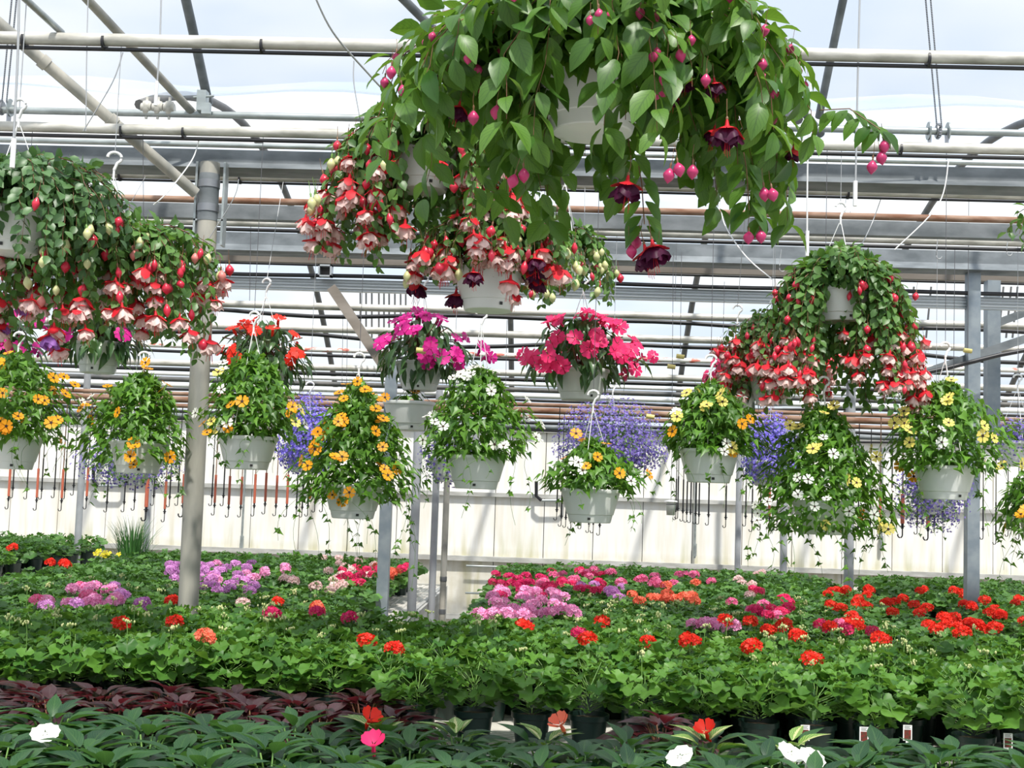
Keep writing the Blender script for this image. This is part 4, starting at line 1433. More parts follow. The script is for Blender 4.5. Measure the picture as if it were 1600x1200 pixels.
# cross pipe for the basket hung in front of the top pipe
b = Bag()
X_, _, Z_ = on_y(20, 330, 4.7)
tube(b, [(X_, 4.15, PZ[5.0] + 0.045), (X_, 5.05, PZ[5.0] + 0.045)], 0.014, 10)
tag(link('cross_bar', b.mesh('cross_bar', ['pipe_gal'])), 'short bar across two overhead pipes at the upper left', 'bar')
b = Bag()
tube(b, [(X_, 4.7, Z_ + 0.40), (X_, 4.7, PZ[5.0] + 0.045)], 0.002, 6)
tag(link('hanging_wire', b.mesh('hanging_wire', ['wire'])), 'grey wire holding the grey green fuchsia at the upper left', 'wire')


def trail(bag, p0, L, out, tmpl, leaf, mat, step=0.055, flower=None):
    """thin vine hanging down, with sparse pairs of leaves"""
    n = 10
    t = np.linspace(0, 1, n)
    ph = rng.uniform(0, 6)
    C = np.stack([p0[0] + out[0] * t + 0.02 * np.sin(t * 5 + ph), p0[1] + out[1] * t + 0.02 * np.cos(t * 4 + ph),
                  p0[2] - L * t + 0.10 * L * np.sin(t * PI)], 1)
    tube(bag, C, 0.0010, 3, 1, cap=False)
    m = max(2, int(L / step))
    s = rng.uniform(0.15, 1.0, m)
    for i in (-1, 1):
        Q = np.stack([np.interp(s, t, C[:, k]) for k in range(3)], 1)
        a = rng.uniform(0, 2 * PI, m)
        D = np.stack([np.cos(a) * i, np.sin(a) * i, np.full(m, -0.5)], 1)
        add_leaves(bag, tmpl, Q, D, np.tile([0, -0.4, 0.8], (m, 1)) + rng.normal(0, 0.3, (m, 3)), leaf * rng.uniform(0.5, 1.0, m), mat)
    return C[-1]


DPH = [0.0, 0.0]


def dome_surface(n, RL, RR, zt, zb, sy=0.9, cone=0.0, front=0.0, shell=(0.75, 1.05)):
    """places on a bushy dome from the top at zt down to zb (relative to the rim)"""
    z = rng.uniform(0, 1, n) ** 0.85
    a = rng.uniform(0, 2 * PI, n)
    if front:
        a = -PI / 2 + rng.normal(0, 0.9, n)
    prof = np.sin(np.clip(z, 0, 1) ** (0.75 + cone) * PI * 0.5 + 0.06)
    low = np.clip((z - 0.8) / 0.2, 0, 1)
    prof = prof * (1 - 0.25 * low)
    s = rng.uniform(shell[0], shell[1], n) * (1 + 0.11 * np.sin(3 * a + DPH[0] + 4 * z) + 0.08 * np.sin(5 * a + DPH[1] - 7 * z))
    cx = np.cos(a)
    P_ = np.stack([cx * np.where(cx > 0, RR, RL) * prof * s, np.sin(a) * (RL + RR) / 2 * sy * prof * s, zt - (zt - zb) * z], 1)
    Nn = np.stack([np.cos(a) * prof, np.sin(a) * prof, 1.05 - z * 1.0], 1)
    return P_, Nn


def thunbergia(label, px, py, Y, RL, RR, top, bot, cols, nfl, nleaf=620, cone=0.0, hang_h=0.42, pipeY=None, trails=14, tl=0.30, hide_pot=False, leaf=0.052):
    p = on_y(px, py, Y)
    root = empty('vine_basket', (p[0], p[1], p[2] - POT_H), label, 'hanging basket')
    add_pot(root, hang_h, wire_to=PZ[pipeY or (6.28 if Y < 6.7 else 7.2)], wmat='darkwire', wr=0.0016, dy=(pipeY or (6.28 if Y < 6.7 else 7.2)) - p[1])
    bag = Bag()
    z0 = POT_H
    DPH[:] = rng.uniform(0, 6, 2)
    nleaf = int(nleaf * 1.25)
    P_, Nn = dome_surface(nleaf, RL, RR, top, -bot, cone=cone, shell=(0.55, 1.08))
    P_[:, 2] += z0
    keep = (np.hypot(P_[:, 0], P_[:, 1]) > 0.155) | (P_[:, 2] > z0 + 0.0)
    P_, Nn = P_[keep], Nn[keep]
    D = Nn * (1, 1, 0.1) + np.array([0, 0, -0.75]) + rng.normal(0, 0.35, Nn.shape)
    add_leaves(bag, L_th, P_, D, Nn + (0, 0, 0.35) + rng.normal(0, 0.3, Nn.shape), leaf * rng.uniform(0.65, 1.25, len(P_)), 0)
    n2 = int(nleaf * 0.7)                              # inner leaves
    P2, N2 = dome_surface(n2, RL, RR, top * 0.95, 0.0, cone=cone, shell=(0.1, 0.8))
    P2[:, 2] += z0
    add_leaves(bag, L_th, P2, N2 + rng.normal(0, 0.5, N2.shape), N2 + (0, 0, 0.5), leaf * rng.uniform(0.7, 1.1, n2), 0)
    for k in range(trails):
        a = rng.uniform(0, 2 * PI)
        rr = np.array([math.cos(a) * (RR if math.cos(a) > 0 else RL), math.sin(a) * (RL + RR) / 2]) * rng.uniform(0.7, 1.0)
        st = np.array([rr[0], rr[1], z0 - bot * rng.uniform(0.2, 1.0)])
        if k % 3 == 0:
            st = np.array([rr[0] * 0.15, rr[1] * 0.15, z0 + top * rng.uniform(0.7, 1.0)])
            tube(bag, [st, st + (rng.normal(0, 0.05), rng.normal(0, 0.05), 0.06)], 0.001, 3, 1)
            continue
        trail(bag, st, tl * rng.uniform(0.3, 1.0), (rng.normal(0, 0.05), rng.normal(0, 0.04)), L_th, leaf * 0.8, 0)
    link('foliage', bag.mesh('foliage', ['thun', 'stem']), root)
    tot = sum(w_ for _, w_ in cols)
    last = None
    for i in range(nfl):
        x = rng.uniform(0, tot)
        for c, w_ in cols:
            x -= w_
            if x <= 0:
                break
        Q, Nq = dome_surface(1, RL, RR, top, -bot * 0.9, cone=cone, front=1.0 if i % 4 else 0.0, shell=(1.04, 1.14))
        q = Q[0]
        q[2] += z0
        if last is not None and rng.random() < 0.5:      # vines bloom in small groups
            q = last[0] + rng.normal(0, 0.034, 3)
            c = last[1]
            last = None
        else:
            last = (q, c)
        nn = Nq[0] + (0, -0.35, 0.15) + rng.normal(0, 0.28, 3)
        put_flower(root, c, q + nn / np.linalg.norm(nn) * 0.016, nn, s=rng.uniform(1.0, 1.35))
    return root


TF = 6.28
thunbergia('orange flowered vine basket at the far left edge', 20, 682, TF, 0.34, 0.29, 0.42, 0.02, (('orange', 1),), 34, cone=-0.1)
thunbergia('vine basket with orange and a few white flowers, second from the left', 218, 690, 6.5, 0.34, 0.24, 0.36, 0.10, (('orange', 3), ('white', 1)), 20, hang_h=0.36, pipeY=6.28)
thunbergia('vine basket with yellow, orange and white flowers just right of the thick post', 388, 682, TF, 0.22, 0.26, 0.42, 0.00, (('yellow', 3), ('orange', 2), ('white', 2)), 20, nleaf=560, cone=0.0, hang_h=0.52)
thunbergia('tall orange flowered vine basket with the longest trailing shoots', 553, 758, TF, 0.30, 0.30, 0.52, 0.08, (('orange', 1),), 38, nleaf=900, cone=0.25, trails=22, tl=0.50, hang_h=0.55)
thunbergia('white flowered vine basket at the centre', 745, 712, TF, 0.28, 0.27, 0.44, 0.0, (('white', 1),), 34, cone=0.05, hang_h=0.62, trails=16, tl=0.34)
thunbergia('low vine basket under the open white hook, orange and white flowers', 923, 764, TF, 0.24, 0.29, 0.24, 0.0, (('orange', 3), ('white', 2)), 17, nleaf=420, cone=0.3, hang_h=0.38, trails=14)
thunbergia('vine basket with white, yellow and orange flowers right of the dim lobelia', 1108, 702, TF, 0.22, 0.26, 0.33, 0.03, (('white', 4), ('yellow', 4), ('orange', 1.5)), 28, hang_h=0.36, trails=16, tl=0.36)
thunbergia('overgrown vine basket hiding its pot, white and yellow flowers, below the round fuchsia', 1285, 782, TF, 0.33, 0.34, 0.46, 0.15, (('white', 5), ('yellow', 4), ('orange', 0.5)), 38, nleaf=980, cone=0.1, trails=20, tl=0.40, hang_h=0.50)
thunbergia('yellow flowered vine basket beside the square steel post', 1476, 728, TF, 0.29, 0.32, 0.42, 0.02, (('yellow', 6), ('orange', 1), ('white', 1)), 26, cone=0.05, hang_h=0.50, trails=16, tl=0.40)
thunbergia('orange flowered vine basket cut by the right edge', 1640, 800, TF, 0.23, 0.25, 0.25, 0.10, (('orange', 3), ('yellow', 1)), 22, hang_h=0.4)


def impatiens(label, px, py, Y, RL, RR, top, bot, colr, nfl, potw=0.25, nleaf=260, leaf=0.11, pipeY=7.2):
    p = on_y(px, py, Y)
    root = empty('impatiens_basket', (p[0], p[1], p[2] - POT_H), label, 'hanging basket')
    add_pot(root, 0.40, wire_to=PZ[pipeY], dy=pipeY - p[1])
    for c in root.children:
        if c.name.startswith('pot'):
            c.scale = (potw / 0.30, potw / 0.30, 1.0)
    bag = Bag()
    z0 = POT_H
    P_, Nn = dome_surface(nleaf, RL, RR, top, -bot * 0.3, shell=(0.35, 0.85))
    P_[:, 2] += z0
    D = Nn * (1, 1, 0.2) + np.array([0, 0, -0.75]) + rng.normal(0, 0.3, Nn.shape)
    add_leaves(bag, L_im, P_, D, Nn + (0, 0, 0.6), leaf * rng.uniform(0.65, 1.15, len(P_)), 0)
    for k in range(26):
        a = rng.uniform(0, 2 * PI)
        q = rng.uniform(0.3, 0.8)
        e = (math.cos(a) * (RR if math.cos(a) > 0 else RL) * q, math.sin(a) * RL * q, z0 + top * rng.uniform(0.2, 0.8))
        tube(bag, [(0, 0, z0 - 0.03), (e[0] * 0.4, e[1] * 0.4, z0 + top * 0.5), e], 0.0035, 4, 1)
    link('foliage', bag.mesh('foliage', ['imp', 'redstem']), root)
    for i in range(nfl):
        Q, Nq = dome_surface(1, RL, RR, top * 1.08, -bot * 0.15, front=1.0 if i % 3 else 0.0, shell=(0.9, 1.1))
        q = Q[0]
        q[2] += z0
        nn = Nq[0] + (0, -0.45, 0.1) + rng.normal(0, 0.25, 3)
        put_flower(root, colr, q, nn, s=rng.uniform(1.05, 1.4))
    return root


impatiens('magenta impatiens basket left of the centre, white pot below', 657, 566, 7.2, 0.31, 0.33, 0.27, 0.16, 'imp_magenta', 34, potw=0.28)
impatiens('hot pink impatiens basket at the centre, flowers all round', 908, 577, 6.7, 0.36, 0.36, 0.29, 0.10, 'imp_hotpink', 52, potw=0.30)
impatiens('scarlet impatiens basket right of the thick post with drooping dark leaves', 410, 578, 6.9, 0.28, 0.28, 0.29, 0.20, 'imp_scarlet', 16, potw=0.26)
impatiens('magenta impatiens basket behind the left fuchsia', 155, 535, 6.6, 0.32, 0.28, 0.24, 0.12, 'imp_magenta', 16, potw=0.26)
impatiens('hot pink impatiens basket tucked behind the fuchsia at the right', 1150, 610, 7.5, 0.22, 0.28, 0.20, 0.08, 'imp_hotpink', 22, potw=0.24, nleaf=120)
impatiens('magenta impatiens basket at the left edge above the orange vine', -5, 545, 6.9, 0.26, 0.22, 0.24, 0.12, 'imp_magenta', 20, potw=0.26)
# the plain pot hanging under the magenta basket
thunbergia('plain white pot with hardly a leaf, right under the magenta impatiens', 640, 628, 7.2, 0.10, 0.12, 0.05, 0.0, (('orange', 1),), 1, nleaf=26, trails=3, tl=0.15, hang_h=0.10, pipeY=7.2)


PZL = zat(377, 8.5) - 0.02


def lobelia(label, px, py, Y, RL, RR, top, bot, mname, n=2600):
    p = on_y(px, py, Y)
    root = empty('lobelia_basket', (p[0], p[1], p[2] - POT_H), label, 'hanging basket')
    add_pot(root, 0.34, wire_to=PZL)
    bag = Bag()
    z0 = POT_H
    ns = 170
    d = rand_dirs(ns, -0.9)
    for k in range(ns):
        e = np.array([d[k, 0] * (RR if d[k, 0] > 0 else RL), d[k, 1] * (RL + RR) / 2, d[k, 2] * (top if d[k, 2] > 0 else bot)]) * rng.uniform(0.75, 1.05)
        tube(bag, [(0, 0, z0), (e[0] * 0.5, e[1] * 0.5, z0 + e[2] * 0.5 + 0.05), (e[0], e[1], z0 + e[2])], 0.0012, 3, 1, cap=False)
    m = 900
    d = rand_dirs(m, -0.9)
    P_ = np.stack([d[:, 0] * np.where(d[:, 0] > 0, RR, RL), d[:, 1] * (RL + RR) / 2, z0 + d[:, 2] * np.where(d[:, 2] > 0, top, bot)], 1) * 1.0
    sc = rng.uniform(0.3, 0.95, m)
    P_[:, :2] *= sc[:, None]
    P_[:, 2] = z0 + (P_[:, 2] - z0) * sc
    add_leaves(bag, L_fs, P_, d + rng.normal(0, 0.5, (m, 3)), d + (0, 0, 0.6), 0.022 * leaf_thick(m), 0)
    link('foliage', bag.mesh('foliage', ['thun', 'stem']), root)
    d = rand_dirs(n, -0.95)
    sc = rng.uniform(0.55, 1.08, n)
    P_ = np.stack([d[:, 0] * np.where(d[:, 0] > 0, RR, RL) * sc, d[:, 1] * (RL + RR) / 2 * sc, z0 + d[:, 2] * np.where(d[:, 2] > 0, top, bot) * sc], 1)
    # gather blossoms into sprays
    c = P_[rng.integers(0, n, n // 14)]
    P_ = c[rng.integers(0, len(c), n)] * 0.55 + P_ * 0.45 if False else P_
    fl = Bag()
    v = [(0, 0, 0), (-0.45, 0.5, 0), (0, 0.75, 0.05), (0.45, 0.5, 0), (0.5, -0.1, 0), (0.15, -0.5, 0.05), (-0.15, -0.5, 0.05), (-0.5, -0.1, 0)]
    t = T(v, [(0, 1, 2, 3), (0, 3, 4), (0, 5, 6), (0, 7, 1)])
    nn = d + (0, -0.3, 0.2) + rng.normal(0, 0.35, (n, 3))
    fl.add(t, frames(np.cross(nn, rng.normal(0, 1, (n, 3))), nn), P_, 0.0155 * leaf_thick(n), 0)
    tag(link('blossoms', fl.mesh('blossoms', [mname]), root), kind='stuff')
    return root


lobelia('bright blue lobelia basket right of the vine basket by the thick post', 480, 700, 8.5, 0.20, 0.22, 0.36, 0.18, 'blue', 4200)
lobelia('wide dim violet lobelia basket at the centre behind the white hook', 955, 700, 8.5, 0.37, 0.37, 0.34, 0.18, 'violet', 5000)
lobelia('bright blue lobelia basket between two vine baskets at the right', 1203, 720, 8.5, 0.18, 0.18, 0.32, 0.18, 'blue', 4200)
lobelia('dark blue lobelia basket below the yellow vine basket at the square post', 1462, 765, 8.5, 0.26, 0.22, 0.18, 0.28, 'violet', 2400)
lobelia('wispy lobelia basket behind the second vine basket at the left', 205, 720, 8.5, 0.36, 0.36, 0.20, 0.20, 'violet', 1500)
lobelia('thin lobelia basket behind the white flowered vine basket', 705, 715, 8.5, 0.22, 0.20, 0.24, 0.20, 'violet', 1000)
lobelia('violet lobelia basket at the right edge behind the last vine', 1590, 690, 8.5, 0.16, 0.2, 0.16, 0.16, 'violet', 900)

# ------------------------------------------------------------------ plants on the benches
def nursery_pot(w_=0.155, h=0.135):
    b = Bag()
    prof = [(0.001, 0.0), (w_ * 0.36, 0.0), (w_ * 0.37, 0.004), (w_ * 0.455, h - 0.022), (w_ * 0.5, h - 0.020), (w_ * 0.505, h), (w_ * 0.48, h), (w_ * 0.46, h - 0.02)]
    for (ra, za), (rb, zb) in zip(prof[:-1], prof[1:]):
        lathe(b, [(ra, za), (rb, zb)], 20, 0)
    lathe(b, [(w_ * 0.465, h - 0.018), (0.001, h - 0.012)], 20, 1)
    return b.mesh('nursery_pot', ['blackpot', 'soil'])


NPOT = nursery_pot()
SPOT = nursery_pot(0.13, 0.10)


def ger_foliage(seed, nl=46, low=False, h=0.135):
    r = np.random.default_rng(seed)
    b = Bag()
    for i in range(nl):
        z = (i + 0.5) / nl
        a = 2.4 * i + r.uniform(-0.4, 0.4)
        rad = (0.03 + 0.105 * math.sin(0.35 + z * 2.3)) * r.uniform(0.75, 1.15)
        zz = h + 0.02 + 0.155 * z + r.uniform(-0.015, 0.015)
        p_ = np.array([rad * math.cos(a), rad * math.sin(a), zz])
        nn = np.array([math.cos(a) * (1.1 - z), math.sin(a) * (1.1 - z), 0.55 + 0.6 * z]) + r.normal(0, 0.42, 3)
        d = np.array([math.cos(a), math.sin(a), -0.25]) + r.normal(0, 0.25, 3)
        s = (0.050 + 0.038 * math.sin(z * PI)) * r.uniform(0.7, 1.15) * 1.0
        add_leaves(b, L_gf if low else L_ge[i % 3], p_[None] - (d / np.linalg.norm(d) * s * 0.45)[None], d[None], nn[None], [s], 0)
        if not low:
            tube(b, [(0.01 * math.cos(a), 0.01 * math.sin(a), h - 0.01 + 0.10 * z), p_ - (0, 0, 0.01)], 0.0016, 3, 1, cap=False)
    return b


GF = [ger_foliage(s).mesh('geranium_foliage', ['ger', 'stem']) for s in range(6)]
GFD = []
for m_ in GF:
    c = m_.copy()
    c.materials[0] = M['ger_dk']
    GFD.append(c)
low = [ger_foliage(50 + s, 30, True).tmpl() for s in range(4)]
TOPZ = BZ + 0.285


def placed(x0, x1, y0, y1, dx, dy, jit=0.014):
    out = []
    j = 0
    y = y0
    while y <= y1:
        x = x0 + (j % 2) * dx * 0.5
        while x <= x1:
            out.append([x + random.uniform(-jit, jit), y + random.uniform(-jit, jit)])
            x += dx
        y += dy
        j += 1
    return out


def to_px(p):
    d = np.asarray(p, float) - EYE
    zc = d @ fwd
    return 800 + F * (d @ rt) / zc, 600 - F * (d @ up) / zc, zc


spots = []
spots += [(p, 'front') for p in placed(-0.50, 1.3, 4.92, 5.0, 0.215, 0.5, 0.006)]
spots += [(p, 'front') for p in placed(1.55, 2.9, 4.80, 4.9, 0.215, 0.5, 0.006)]
spots += [(p, 'front') for p in placed(-2.5, 3.0, 5.12, 6.42, 0.205, 0.175)]
spots += [(p, 'aisle_left') for p in placed(LX + 0.34, AX0 - 0.26, 7.1, 12.4, 0.20, 0.19)]
spots += [(p, 'aisle_right') for p in placed(AX1 + 0.20, RX - 0.28, 7.1, 12.4, 0.20, 0.19)]
spots += [(p, 'far_right') for p in placed(RX + 0.28, 6.1, 7.1, 12.4, 0.20, 0.19)]
spots += [(p, 'far_left') for p in placed(-5.9, LX - 0.30, 9.2, 12.5, 0.21, 0.21)]
spots = [(p, g) for p, g in spots if not (5.06 < p[1] < 5.33 and -0.62 < p[0] < 0.45)]
# keep clear of the posts
posts_xy = [(o.location.x, o.location.y) for o in col.objects if o.name.startswith('support_post')]
spots = [(p, g) for p, g in spots if all(math.hypot(p[0] - a, p[1] - c) > 0.13 for a, c in posts_xy)]
vis = []
for p, g in spots:
    x, y, zc = to_px((p[0], p[1], TOPZ - 0.05))
    if -60 < x < 1660:
        vis.append((p, g, x, y, zc))

# flower heads seen in the photo: (x, y, colour, number, spread x, spread y)
heads = []


def hd(kind, n, x0, x1, y0, y1):
    for i in range(n):
        heads.append((kind, random.uniform(x0, x1), random.uniform(y0, y1)))


hd('pink', 20, 70, 200, 897, 925); hd('orchid', 8, 180, 250, 895, 925); hd('rose', 4, 50, 150, 895, 925)
hd('orchid', 22, 262, 330, 862, 885); hd('orchid', 26, 310, 400, 862, 905); hd('pink', 10, 330, 460, 862, 890); hd('palepink', 8, 440, 540, 870, 905)
hd('palepink', 10, 500, 590, 858, 885); hd('hotpink', 16, 525, 600, 872, 898); hd('coral', 14, 580, 690, 868, 890); hd('hotpink', 12, 640, 690, 866, 910)
hd('cherry', 16, 770, 860, 880, 905); hd('rose', 16, 840, 980, 876, 900); hd('hotpink', 16, 860, 975, 876, 905); hd('orchid', 8, 850, 980, 890, 915)
hd('pink', 44, 765, 885, 903, 945); hd('pink', 14, 748, 900, 930, 958); hd('cherry', 8, 770, 850, 890, 915)
hd('coral', 14, 985, 1160, 893, 925); hd('rose', 12, 990, 1120, 880, 900); hd('pink', 9, 1068, 1135, 940, 965); hd('rose', 5, 1120, 1230, 915, 945)
hd('palepink', 6, 1150, 1200, 880, 910); hd('hotpink', 10, 1170, 1235, 905, 945); hd('scarlet', 34, 1300, 1600, 905, 965); hd('scarlet', 16, 1290, 1500, 903, 935)
hd('scarlet', 14, 1480, 1600, 930, 965); hd('scarlet', 5, 0, 150, 852, 868)
heads += [('g', 0, 0)] * 0
for k, x, y in (('scarlet', 272, 968), ('scarlet', 190, 970), ('orchid', 120, 945), ('orchid', 72, 940), ('rose', 60, 925), ('palepink', 380, 918), ('coral', 495, 922), ('coral', 490, 935),
                ('cherry', 495, 957), ('cherry', 547, 960), ('cherry', 425, 957), ('scarlet', 440, 1022), ('scarlet', 434, 920), ('cherry', 905, 983), ('scarlet', 818, 975), ('scarlet', 940, 965),
                ('scarlet', 573, 1000), ('scarlet', 582, 1014), ('scarlet', 918, 1000), ('scarlet', 1012, 997), ('scarlet', 1077, 1001), ('scarlet', 1175, 1003), ('scarlet', 1245, 997), ('scarlet', 1270, 1025),
                ('scarlet', 1130, 968), ('scarlet', 1165, 968), ('scarlet', 1222, 973), ('hotpink', 1270, 970), ('hotpink', 1310, 972), ('rose', 1312, 955), ('hotpink', 1368, 965), ('scarlet', 1297, 982),
                ('cherry', 1302, 1075), ('scarlet', 1377, 1000), ('scarlet', 1200, 980), ('scarlet', 270, 920), ('cherry', 1180, 935), ('coral', 310, 1003), ('scarlet', 1500, 985)):
    heads.append((k, x, y))
owner = {}
for k, x, y in heads:
    best, bd = None, 1e9
    P_ = on_z(x, y + 4, TOPZ + 0.05)
    for i, (p, g, vx, vy, zc) in enumerate(vis):
        d = (p[0] - P_[0]) ** 2 + (p[1] - P_[1]) ** 2
        if d < bd:
            best, bd = i, d
    if bd < 0.12:
        owner.setdefault(best, []).append((k, P_))

colour_word = {'scarlet': 'red', 'cherry': 'dark cherry red', 'rose': 'rose pink', 'pink': 'light pink', 'orchid': 'lilac pink', 'palepink': 'pale pink', 'coral': 'coral red', 'hotpink': 'hot pink'}
where_word = {'front': 'on the front bench', 'aisle_left': 'on the back bench left of the aisle', 'aisle_right': 'on the back bench right of the aisle',
              'far_right': 'on the back bench at the far right', 'far_left': 'on the back bench at the far left'}
third = lambda x: 'at the left' if x < 533 else ('in the middle' if x < 1066 else 'at the right')
order = sorted(range(len(vis)), key=lambda i: vis[i][4])
plain_left = 290
bulk = []
for i in order:
    p, g, vx, vy, zc = vis[i]
    zb = 0.74 if g == 'far_left' else BZ
    fl = owner.get(i)
    if not fl and plain_left <= 0:
        bulk.append((p, g, zc, zb))
        continue
    dark = g != 'front' and rng.random() < 0.75
    hs = 1.0 if g == 'front' else 0.80
    if fl:
        k0 = colour_word[fl[0][0]]
        lab = '%s flowering geranium %s, %s' % (k0, where_word[g], third(vx))
        o = empty('flowering_geranium', (p[0], p[1], zb), lab, 'flowering plant', '%s geraniums %s %s' % (k0, where_word[g], third(vx)))
    else:
        plain_left -= 1
        row = 'in the frontmost row, black pot showing' if p[1] < 5.05 else where_word[g]
        lab = 'leafy geranium without flowers in the frontmost row, black pot showing, %s' % third(vx)
        if p[1] >= 5.05:
            lab = 'leafy geranium without flowers %s, %s' % (row, third(vx))
        o = empty('leafy_geranium', (p[0], p[1], zb), lab, 'potted plant', 'flowerless geraniums %s %s' % (row.replace(',', ''), third(vx)))
    o.rotation_euler.z = 0.0
    if p[1] < 10.5:
        link('pot', NPOT, o)
    fo = link('foliage', random.choice(GFD if dark else GF), o, rot=(0, 0, random.uniform(0, 6)), scale=(1.1, 1.1, hs * random.uniform(0.92, 1.12)))
    if not fl and rng.random() < 0.5:
        link('bud_cluster', random.choice(FL['g_buds']), o, loc=(random.uniform(-0.05, 0.05), random.uniform(-0.05, 0.05), 0.26 * hs), rot=(0, 0, random.uniform(0, 6)), scale=random.uniform(0.7, 1.15))
    if fl:
        for k, P_ in fl[:5]:
            dx = max(-0.10, min(0.10, P_[0] - p[0]))
            dy = max(-0.10, min(0.10, P_[1] - p[1]))
            link('flower_head', random.choice(FL['g_' + k]), o, loc=(dx, dy, 0.335 * hs + random.uniform(-0.015, 0.02)), rot=(random.uniform(-0.2, 0.2), random.uniform(-0.2, 0.2), random.uniform(0, 6)),
                 scale=random.uniform(0.85, 1.1))
if bulk:
    b = Bag()
    for vi in range(4):
        sel = [q for j, q in enumerate(bulk) if j % 4 == vi]
        if not sel:
            continue
        P_ = np.array([[q[0][0], q[0][1], q[3]] for q in sel])
        a = rng.uniform(0, 6.28, len(sel))
        Rm = np.zeros((len(sel), 3, 3))
        Rm[:, 0, 0] = np.cos(a); Rm[:, 0, 1] = -np.sin(a); Rm[:, 1, 0] = np.sin(a); Rm[:, 1, 1] = np.cos(a); Rm[:, 2, 2] = 1
        b.add(low[vi], Rm, P_, np.stack([rng.uniform(1.0, 1.2, len(sel))] * 2 + [rng.uniform(0.76, 0.9, len(sel))], 1), 0)
    pt = Bag()
    lathe(pt, [(0.055, 0), (0.072, 0.12), (0.078, 0.135), (0.001, 0.12)], 8, 1)
    b.add(pt.tmpl(), None, np.array([[q[0][0], q[0][1], q[3]] for q in bulk]), 1.0)
    tag(link('geranium_mass', b.mesh('geranium_mass', ['ger_dk', 'blackpot'])), 'dense mass of small green geraniums filling the back benches', 'plants', kind='stuff')

# ---- front row: impatiens with long leaves
def rosette(seed, nl=34, leaf=0.185, tm=L_ib, h=0.10, young=True, spread=0.13, rise=0.13):
    r = np.random.default_rng(seed)
    b = Bag()
    for i in range(nl):
        z = (i + 0.5) / nl
        a = 2.4 * i + r.uniform(-0.3, 0.3)
        rad = spread * (1 - z) ** 0.6 * r.uniform(0.4, 1.0)
        p_ = np.array([rad * math.cos(a), rad * math.sin(a), h - 0.01 + rise * (0.25 + 0.75 * z) * r.uniform(0.8, 1.1)])
        el = -0.05 + 0.9 * z + r.normal(0, 0.12)
        d = np.array([math.cos(a) * math.cos(el), math.sin(a) * math.cos(el), math.sin(el)])
        nn = np.array([-math.cos(a) * math.sin(el), -math.sin(a) * math.sin(el), math.cos(el) + 0.4]) + r.normal(0, 0.2, 3)
        s = leaf * (1.1 - 0.45 * z) * r.uniform(0.8, 1.15)
        add_leaves(b, tm, p_[None], d[None], nn[None], [s], 2 if (young and z > 0.86) else 0)
    for i in range(9):
        a = 0.7 * i
        tube(b, [(0.01 * math.cos(a), 0.01 * math.sin(a), h - 0.02), (spread * 0.45 * math.cos(a), spread * 0.45 * math.sin(a), h + rise * 0.8)], 0.0035, 4, 1, cap=False)
    return b


IMR = [rosette(s).mesh('impatiens_foliage', ['imp_bed', 'stem', 'imp_var' if s < 2 else 'imp_bed']) for s in range(5)]
PUR = [rosette(60 + s, 40, 0.15, ovate([0.03, 0.19, 0.25, 0.22, 0.11, 0.005], 0.4, 0.45), young=False).mesh('purple_foliage', ['purple_leaf', 'redstem', 'purple_leaf']) for s in range(4)]
front_fl = [(577, 1128, 'imp_scarlet', 'with one bright scarlet bloom, left of centre'), (1103, 1147, 'imp_scarlet', 'with one scarlet bloom, right of centre'), (876, 1136, 'imp_coral', 'with one coral bloom, at the centre'),
            (70, 1150, 'imp_white', 'with a folded white bloom, at the left'), (1268, 1188, 'imp_white', 'with two open white blooms, at the lower right'), (1235, 1180, 'imp_white', ''),
            (1062, 1186, 'imp_white', 'with a white bloom low down right of centre'), (583, 1168, 'imp_hotpink', 'with a small pink bloom, left of centre'),
            (1452, 1050, None, ''), (470, 1160, None, '')]
front_fl = [f for f in front_fl if f[2]]
ims = placed(-2.05, 2.2, 3.62, 4.46, 0.27, 0.215, 0.02)
own2 = {}
for x, y, k, lab in front_fl:
    P_ = on_z(x, y + 4, BZ + 0.19)
    j = min(range(len(ims)), key=lambda q: (ims[q][0] - P_[0]) ** 2 + (ims[q][1] - P_[1]) ** 2)
    own2.setdefault(j, []).append((k, P_, lab))
for j, q in enumerate(ims):
    vx = to_px((q[0], q[1], BZ))[0]
    if j in own2:
        lab = 'dark green impatiens ' + (own2[j][0][2] or 'with white blooms')
        g = None
    else:
        lab = 'dark green impatiens without flowers at the front edge, ' + third(vx)
        g = 'flowerless impatiens ' + third(vx)
    o = empty('potted_impatiens', (q[0], q[1], BZ), lab, 'potted plant', g)
    link('pot', SPOT, o)
    link('foliage', random.choice(IMR[:2] if (540 < vx < 1300 and q[1] > 4.2 and random.random() < 0.8) else IMR[2:]), o, rot=(0, 0, random.uniform(0, 6)), scale=(lambda q_: (q_, q_, q_ * 0.80))(random.uniform(0.85, 1.0)))
    for k, P_, _l in own2.get(j, []):
        lc = np.array(P_) - (q[0], q[1], BZ)
        put_flower(o, k if k == 'imp_white' else k + '_cup', (lc[0], lc[1], 0.205), (random.uniform(-0.5, 0.5), -0.45, 0.8), s=1.2 if k == 'imp_white' else 1.1)
prs = [q for q in placed(-2.3, -0.50, 4.62, 4.95, 0.25, 0.20, 0.02)] + [[0.40, 4.60]]
for j, q in enumerate(prs):
    lab = 'dark purple leaved plant in the row at the front left' if q[0] < 0 else 'lone dark purple leaved plant among the green ones, front centre'
    o = empty('purple_leaved_plant', (q[0], q[1], BZ), lab, 'potted plant', 'purple leaved plants at the front left' if q[0] < 0 else None)
    link('pot', SPOT, o)
    link('foliage', PUR[j % 4], o, rot=(0, 0, random.uniform(0, 6)), scale=(0.95, 0.95, random.uniform(0.68, 0.8)))

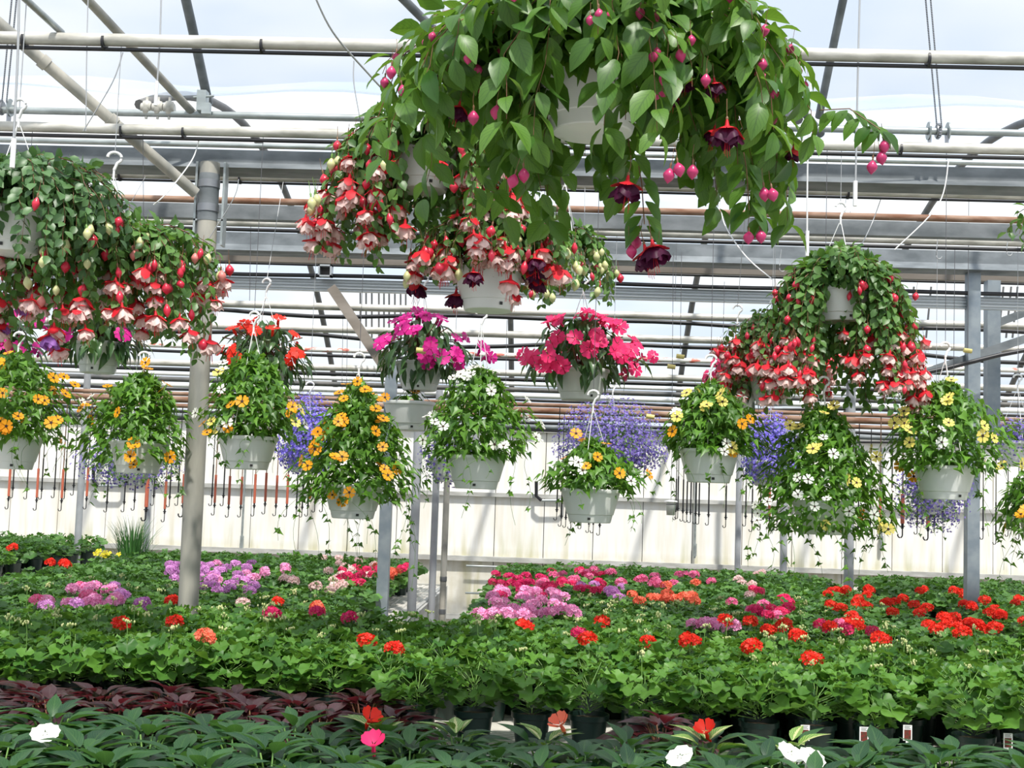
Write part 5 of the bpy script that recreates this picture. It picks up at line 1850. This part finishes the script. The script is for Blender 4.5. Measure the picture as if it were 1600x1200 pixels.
# ---- plant labels stuck in the pots
for x, y, Y, kind, lab in ((1258, 1145, 4.72, 0, 'white plant label with a dark red picture, left of the three at the front right'),
                           (1350, 1148, 4.72, 0, 'white plant label with a dark red picture, middle of the three at the front right'),
                           (1418, 1145, 4.74, 0, 'white plant label with a dark red picture, right of the three at the front right'),
                           (1575, 1158, 4.72, 0, 'white plant label close to the lower right corner'),
                           (433, 1052, 6.42, 1, 'round topped plant label with a red picture right of the thick post'),
                           (1139, 1047, 5.9, 1, 'round topped plant label with a red picture at the right centre'),
                           (115, 1012, 6.3, 2, 'small dark green plant label at the left'), (146, 1018, 6.3, 3, 'small white plant label at the left')):
    p = on_y(x, y, Y)
    hh = p[2] - BZ
    root = empty('plant_label', (p[0], p[1], BZ + 0.10), lab, 'label')
    hh -= 0.10
    b = Bag()
    w_ = 0.016
    H_ = 0.055 if kind == 0 else 0.035
    box(b, (-0.006, -0.0006, 0), (0.006, 0.0006, hh - H_ / 2 + 0.002), 0)
    if kind == 1:
        v = [(w_ * 1.15 * math.cos(a), -0.001, hh + w_ * 1.15 * math.sin(a)) for a in np.linspace(0, 2 * PI, 16)[:-1]]
        b.raw(v, [tuple(range(15))], 0)
        b.raw([(x_, 0.001, z_) for x_, _, z_ in v], [tuple(range(15))[::-1]], 0)
    else:
        box(b, (-w_, -0.0008, hh - H_ / 2), (w_, 0.0008, hh + H_ / 2), 0)
    link('card', b.mesh('card', ['tag_w' if kind != 2 else 'blackpot']), root)
    if kind in (0, 1):
        c = Bag()
        if kind == 0:
            box(c, (-w_ * 0.75, -0.0016, hh - H_ * 0.40), (w_ * 0.75, -0.0010, hh + H_ * 0.20), 0)
            for r__ in range(3):
                z = hh + H_ * (0.44 - 0.075 * r__)
                box(c, (-w_ * 0.7, -0.0014, z - 0.0012), (w_ * (0.7 - 0.25 * (r__ == 1)), -0.0010, z), 1)
        else:
            box(c, (-w_ * 0.8, -0.002, hh - 0.014), (w_ * 0.8, -0.0014, hh + 0.003), 0)
        link('picture', c.mesh('picture', ['tag_r', 'ink']), root)

# ---- tall grass clump with yellow daisies
p = on_y(205, 905, 11.6)
root = empty('grass_clump', (p[0], 11.6, 0.74 if p[0] < LX else BZ), 'tall green grass clump beside the pale post at the left', 'plant')
b = Bag()
for k in range(240):
    a = rng.uniform(0, 2 * PI)
    L = rng.uniform(0.25, 0.60)
    r1 = rng.uniform(0, 0.12)
    ln = rng.uniform(0.02, 0.20)
    base = np.array([r1 * math.cos(a), r1 * math.sin(a), 0.08])
    t = np.linspace(0, 1, 6)
    C = base + np.stack([math.cos(a) * ln * t ** 2, math.sin(a) * ln * t ** 2, L * t - 0.12 * L * t ** 4], 1)
    wd = 0.005 * (1 - t ** 2) + 0.0005
    sd = np.array([-math.sin(a + 0.5), math.cos(a + 0.5), 0])
    v = np.stack([C - sd * wd[:, None], C + sd * wd[:, None]], 1).reshape(-1, 3)
    b.raw(v, [(2 * i, 2 * i + 1, 2 * i + 3, 2 * i + 2) for i in range(5)], 0)
link('blades', b.mesh('blades', ['grass']), root)
link('pot', NPOT, root, scale=(1.4, 1.4, 0.8))
root = empty('daisy_plant', on_z(225, 905, BZ) * (1, 0, 1) + (0, 11.2, 0), 'small plant with bright yellow daisies below the tall grass', 'plant')
link('pot', SPOT, root)
link('foliage', GFD[0], root, scale=(1.3, 1.3, 0.85))
for k in range(7):
    put_flower(root, 'gold', (random.uniform(-0.16, 0.16), random.uniform(-0.16, 0.0), random.uniform(0.24, 0.33)), (random.uniform(-0.3, 0.3), -0.7, 0.8))
